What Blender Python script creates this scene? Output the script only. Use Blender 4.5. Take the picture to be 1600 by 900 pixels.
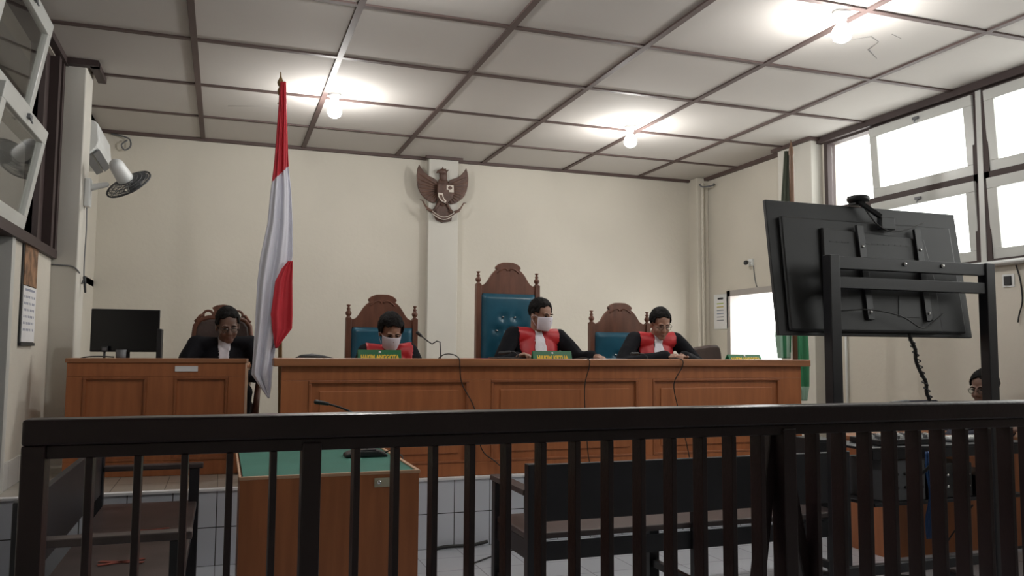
import bpy, bmesh, math, random
from mathutils import Vector, Matrix, noise
PI = math.pi
sc = bpy.context.scene
C = sc.collection
for o in list(bpy.data.objects): bpy.data.objects.remove(o)
random.seed(4)
R = math.radians
# ------------------------------------------------------------------ camera
F, YAW, PIT, ROL, HC = 1278., .3393, .0773, .0066, 1.30
cy, sy, cp, sp, cr, sr = math.cos(YAW), math.sin(YAW), math.cos(PIT), math.sin(PIT), math.cos(ROL), math.sin(ROL)
fw = Vector((sy*cp, cy*cp, sp)); r0 = Vector((cy, -sy, 0)); u0 = r0.cross(fw)
rv = cr*r0 + sr*u0; uv = -sr*r0 + cr*u0
cam = bpy.data.objects.new('camera', bpy.data.cameras.new('camera')); C.objects.link(cam)
cam.data.sensor_width = 36; cam.data.lens = F/1600*36; cam.data.clip_start = .05
cam.matrix_world = Matrix(((rv.x, uv.x, -fw.x, 0), (rv.y, uv.y, -fw.y, 0), (rv.z, uv.z, -fw.z, HC), (0, 0, 0, 1)))
sc.camera = cam
# ------------------------------------------------------------------ light, exposure
sc.view_settings.view_transform = 'Standard'; sc.view_settings.look = 'None'
sc.view_settings.gamma = 1; sc.view_settings.use_curve_mapping = False
sc.view_settings.exposure = 0.70
w = bpy.data.worlds.new('sky'); sc.world = w; w.use_nodes = True
w.node_tree.nodes['Background'].inputs[0].default_value = (1, .99, .97, 1)
w.node_tree.nodes['Background'].inputs[1].default_value = 4.0
BULB = 23
def area(name, loc, rot, sx, sy_, power, col=(1, 1, 1), portal=False):
    l = bpy.data.lights.new(name, 'AREA'); l.shape = 'RECTANGLE'; l.size = sx; l.size_y = sy_; l.energy = power; l.color = col
    if portal: l.cycles.is_portal = True
    o = bpy.data.objects.new(name, l); C.objects.link(o); o.location = loc; o.rotation_euler = rot
    return o
XL, XR, YB, ZC = -1.20, 5.62, 8.84, 3.455     # left wall, right wall, back wall, ceiling
YR = -3.4                                     # rear wall behind the camera
PZ = .455                                     # platform height
area('daylight_portal', (XR+.2, 3.1, 2.72), (0, R(90), 0), 1.5, 7, 1, portal=True)
area('daylight_portal', (XR+.2, 7.68, 1.2), (0, R(90), 0), 1.9, 1.2, 1, portal=True)
area('daylight_portal', (XL-.2, 3.6, 2.72), (0, R(-90), 0), 1.5, 6, 1, portal=True)
# ------------------------------------------------------------------ materials
MC = {}
def mat(name, col, rough=.6, metal=0, bump=0, bscale=30, var=0, vscale=3, stretch=None, emit=None, estr=0, spec=.5, alpha=None, sheen=0):
    if name in MC: return MC[name]
    m = bpy.data.materials.new(name); m.use_nodes = True; nt = m.node_tree; b = nt.nodes['Principled BSDF']
    b.inputs['Roughness'].default_value = rough; b.inputs['Metallic'].default_value = metal
    b.inputs['Specular IOR Level'].default_value = spec
    c = (*col, 1)
    b.inputs['Base Color'].default_value = c
    if emit:
        b.inputs['Emission Color'].default_value = (*emit, 1); b.inputs['Emission Strength'].default_value = estr
    tc = nt.nodes.new('ShaderNodeTexCoord'); mp = nt.nodes.new('ShaderNodeMapping'); nt.links.new(tc.outputs['Object'], mp.inputs[0])
    if stretch: mp.inputs['Scale'].default_value = stretch
    nz = nt.nodes.new('ShaderNodeTexNoise'); nz.inputs['Scale'].default_value = vscale; nz.inputs['Detail'].default_value = 5
    nt.links.new(mp.outputs[0], nz.inputs[0])
    mx = nt.nodes.new('ShaderNodeMix'); mx.data_type = 'RGBA'
    v = var or .06
    mx.inputs['A'].default_value = tuple(x*(1-v) for x in col)+(1,); mx.inputs['B'].default_value = tuple(min(1, x*(1+v)) for x in col)+(1,)
    mr = nt.nodes.new('ShaderNodeMapRange'); mr.inputs[1].default_value = .35; mr.inputs[2].default_value = .65
    nt.links.new(nz.outputs[0], mr.inputs[0]); nt.links.new(mr.outputs[0], mx.inputs['Factor']); nt.links.new(mx.outputs['Result'], b.inputs['Base Color'])
    if bump:
        n2 = nt.nodes.new('ShaderNodeTexNoise'); n2.inputs['Scale'].default_value = bscale; nt.links.new(mp.outputs[0], n2.inputs[0])
        bp = nt.nodes.new('ShaderNodeBump'); bp.inputs['Strength'].default_value = bump; bp.inputs['Distance'].default_value = .01
        nt.links.new(n2.outputs[0], bp.inputs['Height']); nt.links.new(bp.outputs[0], b.inputs['Normal'])
    MC[name] = m; return m
def brickmat(name, tile, grout, sx, sy_, axes, rough=.3, gw=.006, off=0):
    m = bpy.data.materials.new(name); m.use_nodes = True; nt = m.node_tree; b = nt.nodes['Principled BSDF']
    b.inputs['Roughness'].default_value = rough
    tc = nt.nodes.new('ShaderNodeTexCoord'); sep = nt.nodes.new('ShaderNodeSeparateXYZ'); cmb = nt.nodes.new('ShaderNodeCombineXYZ')
    nt.links.new(tc.outputs['Object'], sep.inputs[0])
    nt.links.new(sep.outputs[axes[0]], cmb.inputs[0]); nt.links.new(sep.outputs[axes[1]], cmb.inputs[1])
    br = nt.nodes.new('ShaderNodeTexBrick'); br.offset = off; br.squash = 1
    br.inputs['Color1'].default_value = (*tile, 1); br.inputs['Color2'].default_value = tuple(x*.96 for x in tile)+(1,)
    br.inputs['Mortar'].default_value = (*grout, 1); br.inputs['Scale'].default_value = 1; br.inputs['Mortar Size'].default_value = gw/2
    br.inputs['Brick Width'].default_value = sx; br.inputs['Row Height'].default_value = sy_
    nt.links.new(cmb.outputs[0], br.inputs['Vector']); nt.links.new(br.outputs['Color'], b.inputs['Base Color'])
    return m
M_wall = mat('wall_paint', (.60, .565, .495), .85, var=.035, vscale=1.2, bump=.15, bscale=25)
M_pil = mat('pillar_paint', (.60, .58, .53), .8, var=.03, vscale=1.5)
M_ceil = mat('ceiling_board', (.50, .475, .45), .9, var=.03, vscale=.8)
M_batten = mat('batten_brown', (.085, .055, .05), .6)
M_trim = mat('dark_trim', (.045, .028, .027), .6)
M_whiteframe = mat('white_enamel', (.55, .56, .54), .3, var=.04)
M_wood = mat('teak_plywood', (.36, .125, .046), .45, var=.11, vscale=3, stretch=(9, 9, .8))
M_wood2 = mat('teak_moulding', (.29, .098, .036), .45, var=.12, vscale=3, stretch=(9, 9, .8))
M_woodtop = mat('teak_top', (.32, .135, .062), .35, var=.15, vscale=3, stretch=(.8, 9, 9))
M_woodlite = mat('light_edge_wood', (.52, .32, .20), .5, var=.12, vscale=4, stretch=(1, 6, 6))
M_chairwood = mat('mahogany', (.15, .058, .034), .4, var=.2, vscale=4, stretch=(6, 6, 1))
M_rail = mat('rail_paint', (.024, .013, .015), .32, var=.2, vscale=4, bump=.1, bscale=60)
M_black = mat('black_wood', (.012, .012, .016), .45, var=.2, vscale=4)
M_seatwood = mat('worn_seat', (.06, .045, .045), .4, var=.25, vscale=5)
M_vinyl = mat('teal_vinyl', (.020, .105, .165), .28, var=.15, vscale=4, bump=.1, bscale=15)
M_leather = mat('brown_leather', (.07, .045, .04), .4, var=.2, vscale=6, bump=.2, bscale=40)
M_plastic = mat('black_plastic', (.016, .017, .020), .45, var=.1)
M_screen = mat('black_screen', (.004, .004, .006), .12)
M_tvback = mat('tv_back', (.030, .031, .034), .5, var=.15, vscale=2)
M_steel = mat('black_steel', (.020, .020, .024), .4, var=.15)
M_chrome = mat('chrome', (.7, .7, .7), .2, metal=1)
M_grey = mat('grey_plastic', (.13, .135, .145), .5)
M_white = mat('white_plastic', (.72, .74, .74), .4)
M_paper = mat('paper', (.75, .75, .76), .8)
M_skin = mat('skin', (.30, .165, .115), .5, var=.08, vscale=12)
M_skin2 = mat('skin_dark', (.17, .095, .07), .5, var=.08, vscale=12)
M_hair = mat('black_hair', (.007, .006, .006), .75, spec=.15, var=.3, vscale=40, bump=.5, bscale=90)
M_robe = mat('black_robe', (.006, .006, .009), .85, spec=.2, bump=.15, bscale=30)
M_red = mat('red_satin', (.46, .018, .025), .45, var=.1, vscale=8)
M_whitecloth = mat('white_cloth', (.72, .70, .76), .7, bump=.2, bscale=40)
M_mask = mat('mask_cloth', (.66, .64, .72), .8, bump=.1, bscale=60)
M_flagred = mat('flag_red', (.50, .020, .035), .6, bump=.12, bscale=20)
M_flagwhite = mat('flag_white', (.66, .66, .74), .6, bump=.12, bscale=20)
M_green = mat('green_cloth', (.03, .20, .09), .6, bump=.1, bscale=20)
M_palegreen = mat('pale_green_cloth', (.30, .48, .38), .6)
M_olive = mat('olive_cloth', (.05, .06, .04), .7)
M_felt = mat('green_felt', (.035, .16, .12), .8, var=.12, vscale=3, bump=.1, bscale=200)
M_plate = mat('plate_green', (.006, .13, .045), .35)
M_yellow = mat('letter_yellow', (.75, .50, .03), .5)
M_brass = mat('carved_brown', (.10, .052, .038), .5, var=.25, vscale=12, bump=.4, bscale=40)
M_carvedlite = mat('carved_brown_light', (.13, .07, .05), .5, var=.2, vscale=12)
M_cream = mat('cream_paint', (.62, .56, .50), .6)
M_gold = mat('gilt', (.25, .16, .07), .4, metal=.4)
M_cable = mat('black_cable', (.012, .012, .012), .5)
M_blue = mat('blue_cable', (.01, .05, .16), .5)
M_navy = mat('navy_cloth', (.012, .014, .03), .8)
M_lightblue = mat('light_blue_cloth', (.22, .30, .42), .8)
M_glassdark = mat('lens', (.02, .02, .02), .1)
M_bulb = mat('bulb_glow', (1, 1, 1), .5, emit=(1, .98, .95), estr=30)
M_redtape = mat('red_tape', (.25, .05, .03), .6)
M_brownpic = mat('calendar_picture', (.24, .13, .07), .7, var=.5, vscale=14)
M_ply = mat('door_brown', (.05, .025, .022), .5)
M_floor = brickmat('floor_tile', (.50, .52, .56), (.27, .27, .28), .3, .3, (0, 1), .18)
M_plat = brickmat('platform_tile', (.42, .39, .34), (.2, .19, .17), .3, .3, (0, 1), .25)
M_riser = brickmat('riser_tile', (.60, .63, .69), (.035, .035, .035), .2485, .2275, (0, 2), .2)
M_dado = brickmat('dado_tile', (.62, .62, .61), (.25, .25, .25), .2485, .2275, (1, 2), .2)
def glassmat():
    m = bpy.data.materials.new('window_glass'); m.use_nodes = True; nt = m.node_tree; nt.nodes.clear()
    o = nt.nodes.new('ShaderNodeOutputMaterial'); mx = nt.nodes.new('ShaderNodeMixShader'); t = nt.nodes.new('ShaderNodeBsdfTransparent'); g = nt.nodes.new('ShaderNodeBsdfGlossy')
    lw = nt.nodes.new('ShaderNodeLayerWeight'); lw.inputs[0].default_value = .5; g.inputs['Roughness'].default_value = .02
    pw = nt.nodes.new('ShaderNodeMath'); pw.operation = 'POWER'; pw.inputs[1].default_value = 3.5
    f = nt.nodes.new('ShaderNodeMath'); f.operation = 'MULTIPLY_ADD'; f.inputs[1].default_value = .6; f.inputs[2].default_value = .04
    nt.links.new(lw.outputs['Facing'], pw.inputs[0]); nt.links.new(pw.outputs[0], f.inputs[0])
    t.inputs[0].default_value = (.93, .94, .93, 1)
    nt.links.new(f.outputs[0], mx.inputs[0]); nt.links.new(t.outputs[0], mx.inputs[1]); nt.links.new(g.outputs[0], mx.inputs[2]); nt.links.new(mx.outputs[0], o.inputs[0])
    return m
M_glass = glassmat()
# ------------------------------------------------------------------ mesh helpers
class B:
    def __init__(s): s.bm = bmesh.new(); s.mi = 0
    def _f(s, vs, faces):
        v = [s.bm.verts.new(p) for p in vs]; out = []
        for f in faces:
            try:
                q = s.bm.faces.new([v[i] for i in f]); q.material_index = s.mi; out.append(q)
            except ValueError: pass
        return out
    def box(s, x0, x1, y0, y1, z0, z1, M=None):
        vs = [Vector((x, y, z)) for x in (x0, x1) for y in (y0, y1) for z in (z0, z1)]
        if M: vs = [M @ v for v in vs]
        s._f(vs, [(0, 1, 3, 2), (4, 6, 7, 5), (0, 4, 5, 1), (2, 3, 7, 6), (0, 2, 6, 4), (1, 5, 7, 3)]); return s
    def bar(s, a, b, w_, d, up=(0, 0, 1)):
        a = Vector(a); b = Vector(b); t = (b-a).normalized(); up = Vector(up)
        if abs(t.dot(up)) > .95: up = Vector((0, 1, 0))
        x = t.cross(up).normalized(); y = x.cross(t)
        vs = [p + x*i*w_/2 + y*j*d/2 for p in (a, b) for i, j in ((-1, -1), (1, -1), (1, 1), (-1, 1))]
        s._f(vs, [(3, 2, 1, 0), (4, 5, 6, 7), (0, 1, 5, 4), (1, 2, 6, 5), (2, 3, 7, 6), (3, 0, 4, 7)]); return s
    def tube(s, pts, r, n=8, closed=False):
        pts = [Vector(p) for p in pts]; N = len(pts)
        rs = r if isinstance(r, (list, tuple)) else [r]*N
        rings = []; px = None
        for i, p in enumerate(pts):
            a = pts[(i-1) % N] if (closed or i) else p; c = pts[(i+1) % N] if (closed or i < N-1) else p
            t = (c-a).normalized()
            if px is None:
                h = Vector((0, 0, 1)) if abs(t.z) < .9 else Vector((1, 0, 0)); px = t.cross(h).normalized()
            px = (px - t*px.dot(t)).normalized(); q = t.cross(px)
            rings.append([s.bm.verts.new(p + (px*math.cos(2*PI*k/n)+q*math.sin(2*PI*k/n))*rs[i]) for k in range(n)])
        for i in range(N if closed else N-1):
            A, D = rings[i], rings[(i+1) % N]
            for k in range(n):
                f = s.bm.faces.new((A[k], A[(k+1) % n], D[(k+1) % n], D[k])); f.material_index = s.mi; f.smooth = True
        if not closed:
            for rg in (rings[0][::-1], rings[-1]):
                f = s.bm.faces.new(rg); f.material_index = s.mi
        return s
    def lathe(s, prof, c=(0, 0, 0), n=20, M=None):
        c = Vector(c); rings = []
        for r_, z in prof:
            ring = []
            for k in range(n):
                v = Vector((r_*math.cos(2*PI*k/n), r_*math.sin(2*PI*k/n), z))
                if M: v = M @ v
                ring.append(s.bm.verts.new(v+c))
            rings.append(ring)
        for A, D in zip(rings, rings[1:]):
            for k in range(n):
                f = s.bm.faces.new((A[k], A[(k+1) % n], D[(k+1) % n], D[k])); f.material_index = s.mi; f.smooth = True
        for rg in (rings[0][::-1], rings[-1]):
            f = s.bm.faces.new(rg); f.material_index = s.mi
        return s
    def prism(s, poly, d0, d1, plane='xz', M=None):
        """extrude a polygon; plane xz -> thickness along y"""
        def P(a, b, d):
            v = {'xz': (a, d, b), 'xy': (a, b, d), 'yz': (d, a, b)}[plane]; v = Vector(v); return M @ v if M else v
        n = len(poly); a = [s.bm.verts.new(P(p[0], p[1], d0)) for p in poly]; b = [s.bm.verts.new(P(p[0], p[1], d1)) for p in poly]
        fs = [s.bm.faces.new(a), s.bm.faces.new(b[::-1])] + [s.bm.faces.new((a[i], b[i], b[(i+1) % n], a[(i+1) % n])) for i in range(n)]
        for f in fs: f.material_index = s.mi
        return s
    def ell(s, c, r, M=None, sub=3):
        q = bmesh.ops.create_icosphere(s.bm, subdivisions=sub, radius=1)
        for v in q['verts']:
            p = Vector((v.co.x*r[0], v.co.y*r[1], v.co.z*r[2]))
            if M: p = M @ p
            v.co = p + Vector(c)
        for v in q['verts']:
            for f in v.link_faces: f.smooth = True; f.material_index = s.mi
        return s
    def cap(s, a, b, ra, rb, n=14):
        """tapered capsule"""
        a = Vector(a); b = Vector(b); t = (b-a); L = t.length
        if L < 1e-6: return s
        t /= L; pts = []; rs = []
        for k in range(5): th = PI/2*(1-k/4); pts.append(a - t*ra*math.sin(th)); rs.append(max(ra*math.cos(th), .0005))
        for k in range(1, 5): pts.append(a + t*L*k/5); rs.append(ra + (rb-ra)*k/5)
        for k in range(5): th = PI/2*k/4; pts.append(b + t*rb*math.sin(th)); rs.append(max(rb*math.cos(th), .0005))
        return s.tube(pts, rs, n)
def obj(name, b, m, parent=None, bev=0, smooth=False, solid=0, sub=0, loc=None):
    me = bpy.data.meshes.new(name); bm = b.bm
    bmesh.ops.recalc_face_normals(bm, faces=bm.faces); bm.to_mesh(me); bm.free()
    for x in (m if isinstance(m, (list, tuple)) else [m]): me.materials.append(x)
    if smooth:
        for p in me.polygons: p.use_smooth = True
    o = bpy.data.objects.new(name, me); C.objects.link(o)
    if parent: o.parent = parent
    if loc: o.location = loc
    if solid: md = o.modifiers.new('s', 'SOLIDIFY'); md.thickness = solid; md.offset = 0
    if bev: md = o.modifiers.new('b', 'BEVEL'); md.width = bev; md.segments = 2; md.limit_method = 'ANGLE'; md.angle_limit = R(40)
    if sub: md = o.modifiers.new('u', 'SUBSURF'); md.levels = sub; md.render_levels = sub
    return o
def thing(name, label, cat, loc=(0, 0, 0), rz=0, group=None):
    o = bpy.data.objects.new(name, None); C.objects.link(o); o.location = loc; o.rotation_euler = (0, 0, rz)
    o.empty_display_size = .1; return tag(o, label, cat, group)
def tag(o, label, cat, group=None):
    o['label'] = label; o['category'] = cat
    if group: o['group'] = group
    return o
def struct(name, b, m, **k):
    o = obj(name, b, m, **k); o['kind'] = 'structure'; return o
def text(name, body, size, m, parent, loc, rot, ext=.001, sx=1):
    cu = bpy.data.curves.new(name, 'FONT'); cu.body = body; cu.size = size; cu.extrude = ext; cu.align_x = 'CENTER'; cu.align_y = 'CENTER'; cu.offset = size*.05
    t = bpy.data.objects.new('tmp', cu); C.objects.link(t)
    me = bpy.data.meshes.new_from_object(t.evaluated_get(bpy.context.evaluated_depsgraph_get()))
    bpy.data.objects.remove(t); me.materials.clear(); me.materials.append(m)
    o = bpy.data.objects.new(name, me); C.objects.link(o); o.parent = parent; o.location = loc; o.rotation_euler = rot; o.scale = (sx, 1, 1)
    return o
def voxel(b, vox, smooth=3):
    """fuse overlapping solids into one continuous surface"""
    me = bpy.data.meshes.new('t'); bmesh.ops.recalc_face_normals(b.bm, faces=b.bm.faces); b.bm.to_mesh(me); b.bm.free()
    t = bpy.data.objects.new('t', me); C.objects.link(t)
    md = t.modifiers.new('r', 'REMESH'); md.mode = 'VOXEL'; md.voxel_size = vox; md.use_smooth_shade = True
    if smooth: md = t.modifiers.new('s', 'SMOOTH'); md.iterations = smooth; md.factor = .5
    out = bpy.data.meshes.new_from_object(t.evaluated_get(bpy.context.evaluated_depsgraph_get()))
    bpy.data.objects.remove(t)
    for p in out.polygons: p.use_smooth = True
    return out
def meshobj(name, me, m, parent):
    me.materials.clear()
    for x in (m if isinstance(m, (list, tuple)) else [m]): me.materials.append(x)
    me.name = name; o = bpy.data.objects.new(name, me); C.objects.link(o)
    if parent: o.parent = parent
    return o
# ================================================================== THE ROOM
struct('floor', B().box(XL-2.2, XR+.2, YR-.2, YB+.2, -.1, 0), M_floor)
struct('platform', B().box(XL, XR-.001, 5.362, YB, 0.001, PZ), M_plat)
struct('platform_riser', B().box(XL, XR-.001, 5.35, 5.362, 0.001, PZ-.012), M_riser)
struct('platform_nosing', B().box(XL, XR-.001, 5.343, 5.40, PZ-.012, PZ+.002), M_paper)
struct('ceiling', B().box(XL-.2, XR+.2, YR-.2, YB+.2, ZC, ZC+.12), M_ceil)
# slightly sagging dark batten lines over the ceiling boards
tn = [0]
def trim(b, m=M_batten):
    tn[0] += 1; return struct('trim_%d' % tn[0], b, m)
for k in range(-1, 6):
    x = -.252 + k*1.0
    if x > XL+.1: trim(B().box(x-.022, x+.022, YR, YB, ZC-.014, ZC+.001))
for y in [YB-.87-1.0*k+(.02 if k % 2 else -.01) for k in range(0, 12)]:
    trim(B().box(XL, XR, y-.02, y+.02, ZC-.013, ZC+.001))
trim(B().box(XL, 2.08, YB-.045, YB, ZC-.03, ZC)); trim(B().box(2.46, XR, YB-.045, YB, ZC-.03, ZC)); trim(B().box(2.06, 2.48, YB-.14, YB-.095, ZC-.03, ZC))
trim(B().box(XR-.06, XR, 7.12, YB, ZC-.035, ZC)); trim(B().box(5.44, XR, 6.56, 7.17, ZC-.03, ZC))
trim(B().box(XR-.06, XR+.02, YR, 6.6, ZC-.06, ZC), M_trim)
trim(B().box(XL, XL+.05, YR, 6.75, ZC-.05, ZC), M_trim); trim(B().box(XL, -.94, 6.68, 6.75, ZC-.045, ZC), M_trim); trim(B().box(-1.0, -.94, 6.70, 7.12, ZC-.045, ZC), M_trim)
for pts in ([(4.00, 4.42), (4.10, 4.30), (4.22, 4.36)], [(4.22, 4.36), (4.26, 4.50), (4.45, 4.62)], [(4.20, 4.22), (4.32, 4.26)], [(-.02, 7.55), (.35, 7.42)]):
    struct('ceiling_crack', B().tube([(a, b_, ZC) for a, b_ in pts], [.003]+[.006]*(len(pts)-2)+[.002], 5), mat('crack_grey', (.20, .19, .18), .9))
# back wall with its shallow pillar
struct('wall_back', B().box(XL-.2, XR+.2, YB, YB+.2, 0, ZC), M_wall)
struct('pillar_back', B().box(2.10, 2.44, YB-.10, YB+.01, PZ, ZC-.001), M_pil, bev=.008)
struct('pillar_corner', B().box(5.46, XR, YB-.20, YB+.01, PZ, ZC-.001), M_wall, bev=.008)
struct('wall_rear', B().box(XL-.2, XR+.2, YR-.2, YR, 0, ZC), M_wall)
# right wall
struct('wall_right', B().box(XR, XR+.2, YR, 6.6, 0, 2.02).box(XR, XR+.2, YR, -.20, 2.02, 3.40).box(XR, XR+.2, YR, 6.6, 3.40, ZC)  # unseen rear window zone closed here to cut light on the railing
       .box(XR, XR+.2, 8.24, YB, 0, ZC).box(XR, XR+.2, 6.56, 7.20, 0, ZC).box(XR, XR+.2, 7.20, 8.24, 2.0, ZC)
       .box(XR, XR+.2, 7.20, 8.24, 0, PZ), M_wall)
struct('pillar_right', B().box(5.49, XR+.01, 6.60, 7.12, 0, ZC-.001), M_pil, bev=.008)
# doorway to the bright outside, in the right wall
d = struct('door_1', B().box(XR-.012, XR+.12, 7.19, 7.24, PZ, 2.03).box(XR-.012, XR+.12, 8.19, 8.26, PZ, 2.03).box(XR-.012, XR+.12, 7.19, 8.26, 1.96, 2.03), mat('door_frame_paint', (.40, .37, .35), .6))
# windows of the right wall: dark outer frame, white pivot sashes with glass
wn = [0]
def sash(parent_frame, side, y0, y1, z0, z1, tin=0.0, fw_=.085):
    """white sash in the wall plane; top leans into the room by tin"""
    sgn = -1 if side > 0 else 1
    X = XR+.03 if side > 0 else XL-.02
    def P(y, z, o): return Vector((X + sgn*(tin*(z-z0)/(z1-z0)) + o, y, z))
    b = B()
    for (a0, a1, c0, c1) in ((y0, y1, z0, z0+fw_), (y0, y1, z1-fw_, z1), (y0, y0+fw_, z0+fw_, z1-fw_), (y1-fw_, y1, z0+fw_, z1-fw_)):
        vs = [P(y, z, o) for y in (a0, a1) for z in (c0, c1) for o in (-.02, .02)]
        b._f(vs, [(0, 1, 3, 2), (4, 6, 7, 5), (0, 4, 5, 1), (2, 3, 7, 6), (0, 2, 6, 4), (1, 5, 7, 3)])
    s = obj('sash', b, M_whiteframe, parent_frame, bev=.004)
    g = B(); vs = [P(y, z, o) for y in (y0+fw_-.005, y1-fw_+.005) for z in (z0+fw_-.005, z1-fw_+.005) for o in (-.003, .003)]
    g._f(vs, [(0, 1, 3, 2), (4, 6, 7, 5), (0, 4, 5, 1), (2, 3, 7, 6), (0, 2, 6, 4), (1, 5, 7, 3)])
    obj('pane', g, M_glass, s)
    l = B(); q = P((y0+y1)/2, z1-fw_/2, sgn*.025); l.box(q.x-.012, q.x+.012, q.y-.03, q.y+.03, q.z-.012, q.z+.012); l.tube([q, q+Vector((sgn*.02, 0, -.04))], .005)
    obj('latch', l, M_grey, s)
    return s
def window(side, bays, y0, y1, fixed=None, tin=.02):
    wn[0] += 1
    x0, x1 = (XR-.005, XR+.09) if side > 0 else (XL-.09, XL+.005)
    b = B().box(x0, x1, y0, y1, 3.375, 3.42).box(x0, x1, y0, y1, 2.66, 2.73).box(x0, x1, y0, y1, 2.0, 2.04)
    for y in (y0, y1-.05): b.box(x0, x1, y, y+.05, 2.04, 3.375)
    f = struct('window_%d' % wn[0], b, M_trim if (side < 0 or True) else M_whiteframe)
    for (a, c) in bays:
        sash(f, side, a, c, 2.73, 3.375, tin); sash(f, side, a, c, 2.035, 2.675, tin)
    if fixed:
        g = B(); xm = (x0+x1)/2; g.box(xm-.004, xm+.004, fixed[0], fixed[1], 2.04, 3.375); obj('pane', g, M_glass, f)
    return f
yy = 6.55
window(1, [(4.83, 5.93)], 4.80, 6.56, fixed=(5.95, 6.50), tin=.04)
window(1, [(3.62, 4.72)], 3.58, 4.76, tin=.04)
window(1, [(2.40, 3.50)], 2.36, 3.54, tin=.03)
window(1, [(1.15, 2.25), (-.1, 1.05)], -.14, 2.30, tin=.03)
struct('mullion_right', B().box(XR-.012, XR+.10, 4.755, 4.805, 2.0, 3.42).box(XR-.012, XR+.10, 3.535, 3.585, 2.0, 3.42).box(XR-.012, XR+.10, 2.30, 2.365, 2.0, 3.42)
       .box(XR, XR+.10, -.20, -.14, 2.0, 3.42), M_whiteframe, bev=.003)
struct('trim_sill_right', B().box(XR-.05, XR+.02, YR, 6.56, 1.985, 2.02), M_whiteframe, bev=.004)
# left wall
struct('wall_left', B().box(XL-.2, XL, YR, 4.55, 0, 1.96).box(XL-.2, XL, 5.56, YB, 0, 1.96).box(XL-.2, XL, YR, YB, 3.40, ZC).box(XL-.2, XL, 6.74, YB, 1.9, ZC), M_wall)
struct('pillar_left', B().box(XL-.08, -1.03, 6.75, 7.08, 0, ZC-.001), M_pil, bev=.008)
trim(B().box(XL-.1, XL+.035, YR, 6.74, 1.955, 2.015), M_trim)
struct('panel_left', B().box(XL-.08, XL-.03, 6.20, 6.75, 2.0, 3.41).box(XL-.06, XL+.03, 6.52, 6.60, 2.0, 3.42).box(XL-.06, XL+.03, 6.68, 6.75, 2.0, 3.42), M_trim)
window(-1, [(4.75, 5.84)], 4.70, 6.25, tin=.11)
window(-1, [(3.45, 4.62)], 3.40, 4.68, tin=.085)
window(-1, [(2.1, 3.30), (.8, 2.0)], .75, 3.38, tin=.05)
struct('wall_left_infill', B().box(XL-.2, XL, YR, .74, 1.96, 3.42), M_wall)  # unseen wall filling the rear window zone, added to darken the railing
struct('door_2', B().box(XL-.10, XL-.05, 4.56, 5.52, .01, 1.955), M_ply)
struct('door_frame_left', B().box(XL-.06, XL+.015, 5.50, 5.58, 0, 1.955).box(XL-.06, XL+.015, 4.51, 4.58, 0, 1.955), M_whiteframe)
struct('baseboard_left', B().box(XL, XL+.012, 3.0, 4.5, 0, .455).box(XL, XL+.012, 5.59, 6.75, PZ, .62), M_dado)
# corridor shell added beyond the left windows to dim their panes
struct('corridor_dimming_wall', B().box(XL-2.3, XL-2.15, YR, YB, 0, 3.6), M_wall)
struct('corridor_dimming_shell', B().box(XL-2.3, XL-.2, YR, YB, 3.6, 3.7).box(XL-2.3, XL-.2, YB, YB+.15, 0, 3.7), M_ceil)  # roof and far end wall added to keep sky light off the panes
# ================================================================== LAMPS
def lamp(x, y, label):
    t = thing('ceiling_lamp', label, 'lamp', (x, y, ZC), group='bulb lamps under the ceiling')
    obj('mount', B().lathe([(.001, 0), (.055, 0), (.055, -.02), (.035, -.035), (.028, -.06), (.001, -.06)]), M_white, t)
    obj('bulb', B().lathe([(.001, -.06), (.02, -.062), (.028, -.08), (.055, -.115), (.062, -.15), (.048, -.185), (.02, -.2), (.001, -.203)]), M_bulb, t)
    l = bpy.data.lights.new('bulb_light', 'POINT'); l.energy = BULB; l.shadow_soft_size = .055; l.color = (1, .98, .94)
    o = bpy.data.objects.new('bulb_light', l); C.objects.link(o); o.parent = t; o.location = (0, 0, -.235)
lamp(.83, 6.88, 'glowing bulb lamp on the ceiling above the tall red and white flag')
lamp(3.62, 6.88, 'glowing bulb lamp on the ceiling above the right judge')
lamp(3.62, 4.04, 'large glowing bulb lamp at the upper right, nearest to the windows')
lamp(.83, 4.04, 'bulb lamp above the top edge of the view whose glow lights the ceiling')
# ================================================================== RAILING
YRL = 2.0
t = thing('railing', 'dark brown wooden courtroom railing with square balusters in front of everything', 'railing', (0, YRL, 0))
obj('handrail', B().box(-.389, 4.6, -.035, .035, 1.095, 1.15), M_rail, t, bev=.006)
obj('lower_rail', B().box(-.345, 4.6, -.022, .022, 1.066, 1.095), M_rail, t, bev=.003)
obj('bottom_rail', B().box(-.345, 4.6, -.022, .022, .12, .17), M_rail, t, bev=.003)
obj('end_post', B().box(-.389, -.344, -.035, .035, 0, 1.095), M_rail, t, bev=.004)
for x in (.205, 1.545, 2.9, 4.2): obj('post', B().box(x-.022, x+.022, -.03, .03, 0, 1.085), M_rail, t, bev=.004)
k = 0
x = -.261
while x < 4.55:
    if min(abs(x-q) for q in (.205, 1.545, 2.9, 4.2)) > .035:
        obj('baluster', B().box(x-.0075, x+.0075, -.026, .026, .17, 1.067), M_rail, t, bev=.002)
    x += .0953
obj('brace', B().bar((1.55, .03, 1.08), (1.76, .03, .02), .035, .03, (0, 1, 0)), M_rail, t, bev=.003)
obj('brace', B().bar((1.53, .03, 1.08), (1.38, .03, .02), .035, .03, (0, 1, 0)), M_rail, t, bev=.003)
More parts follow.
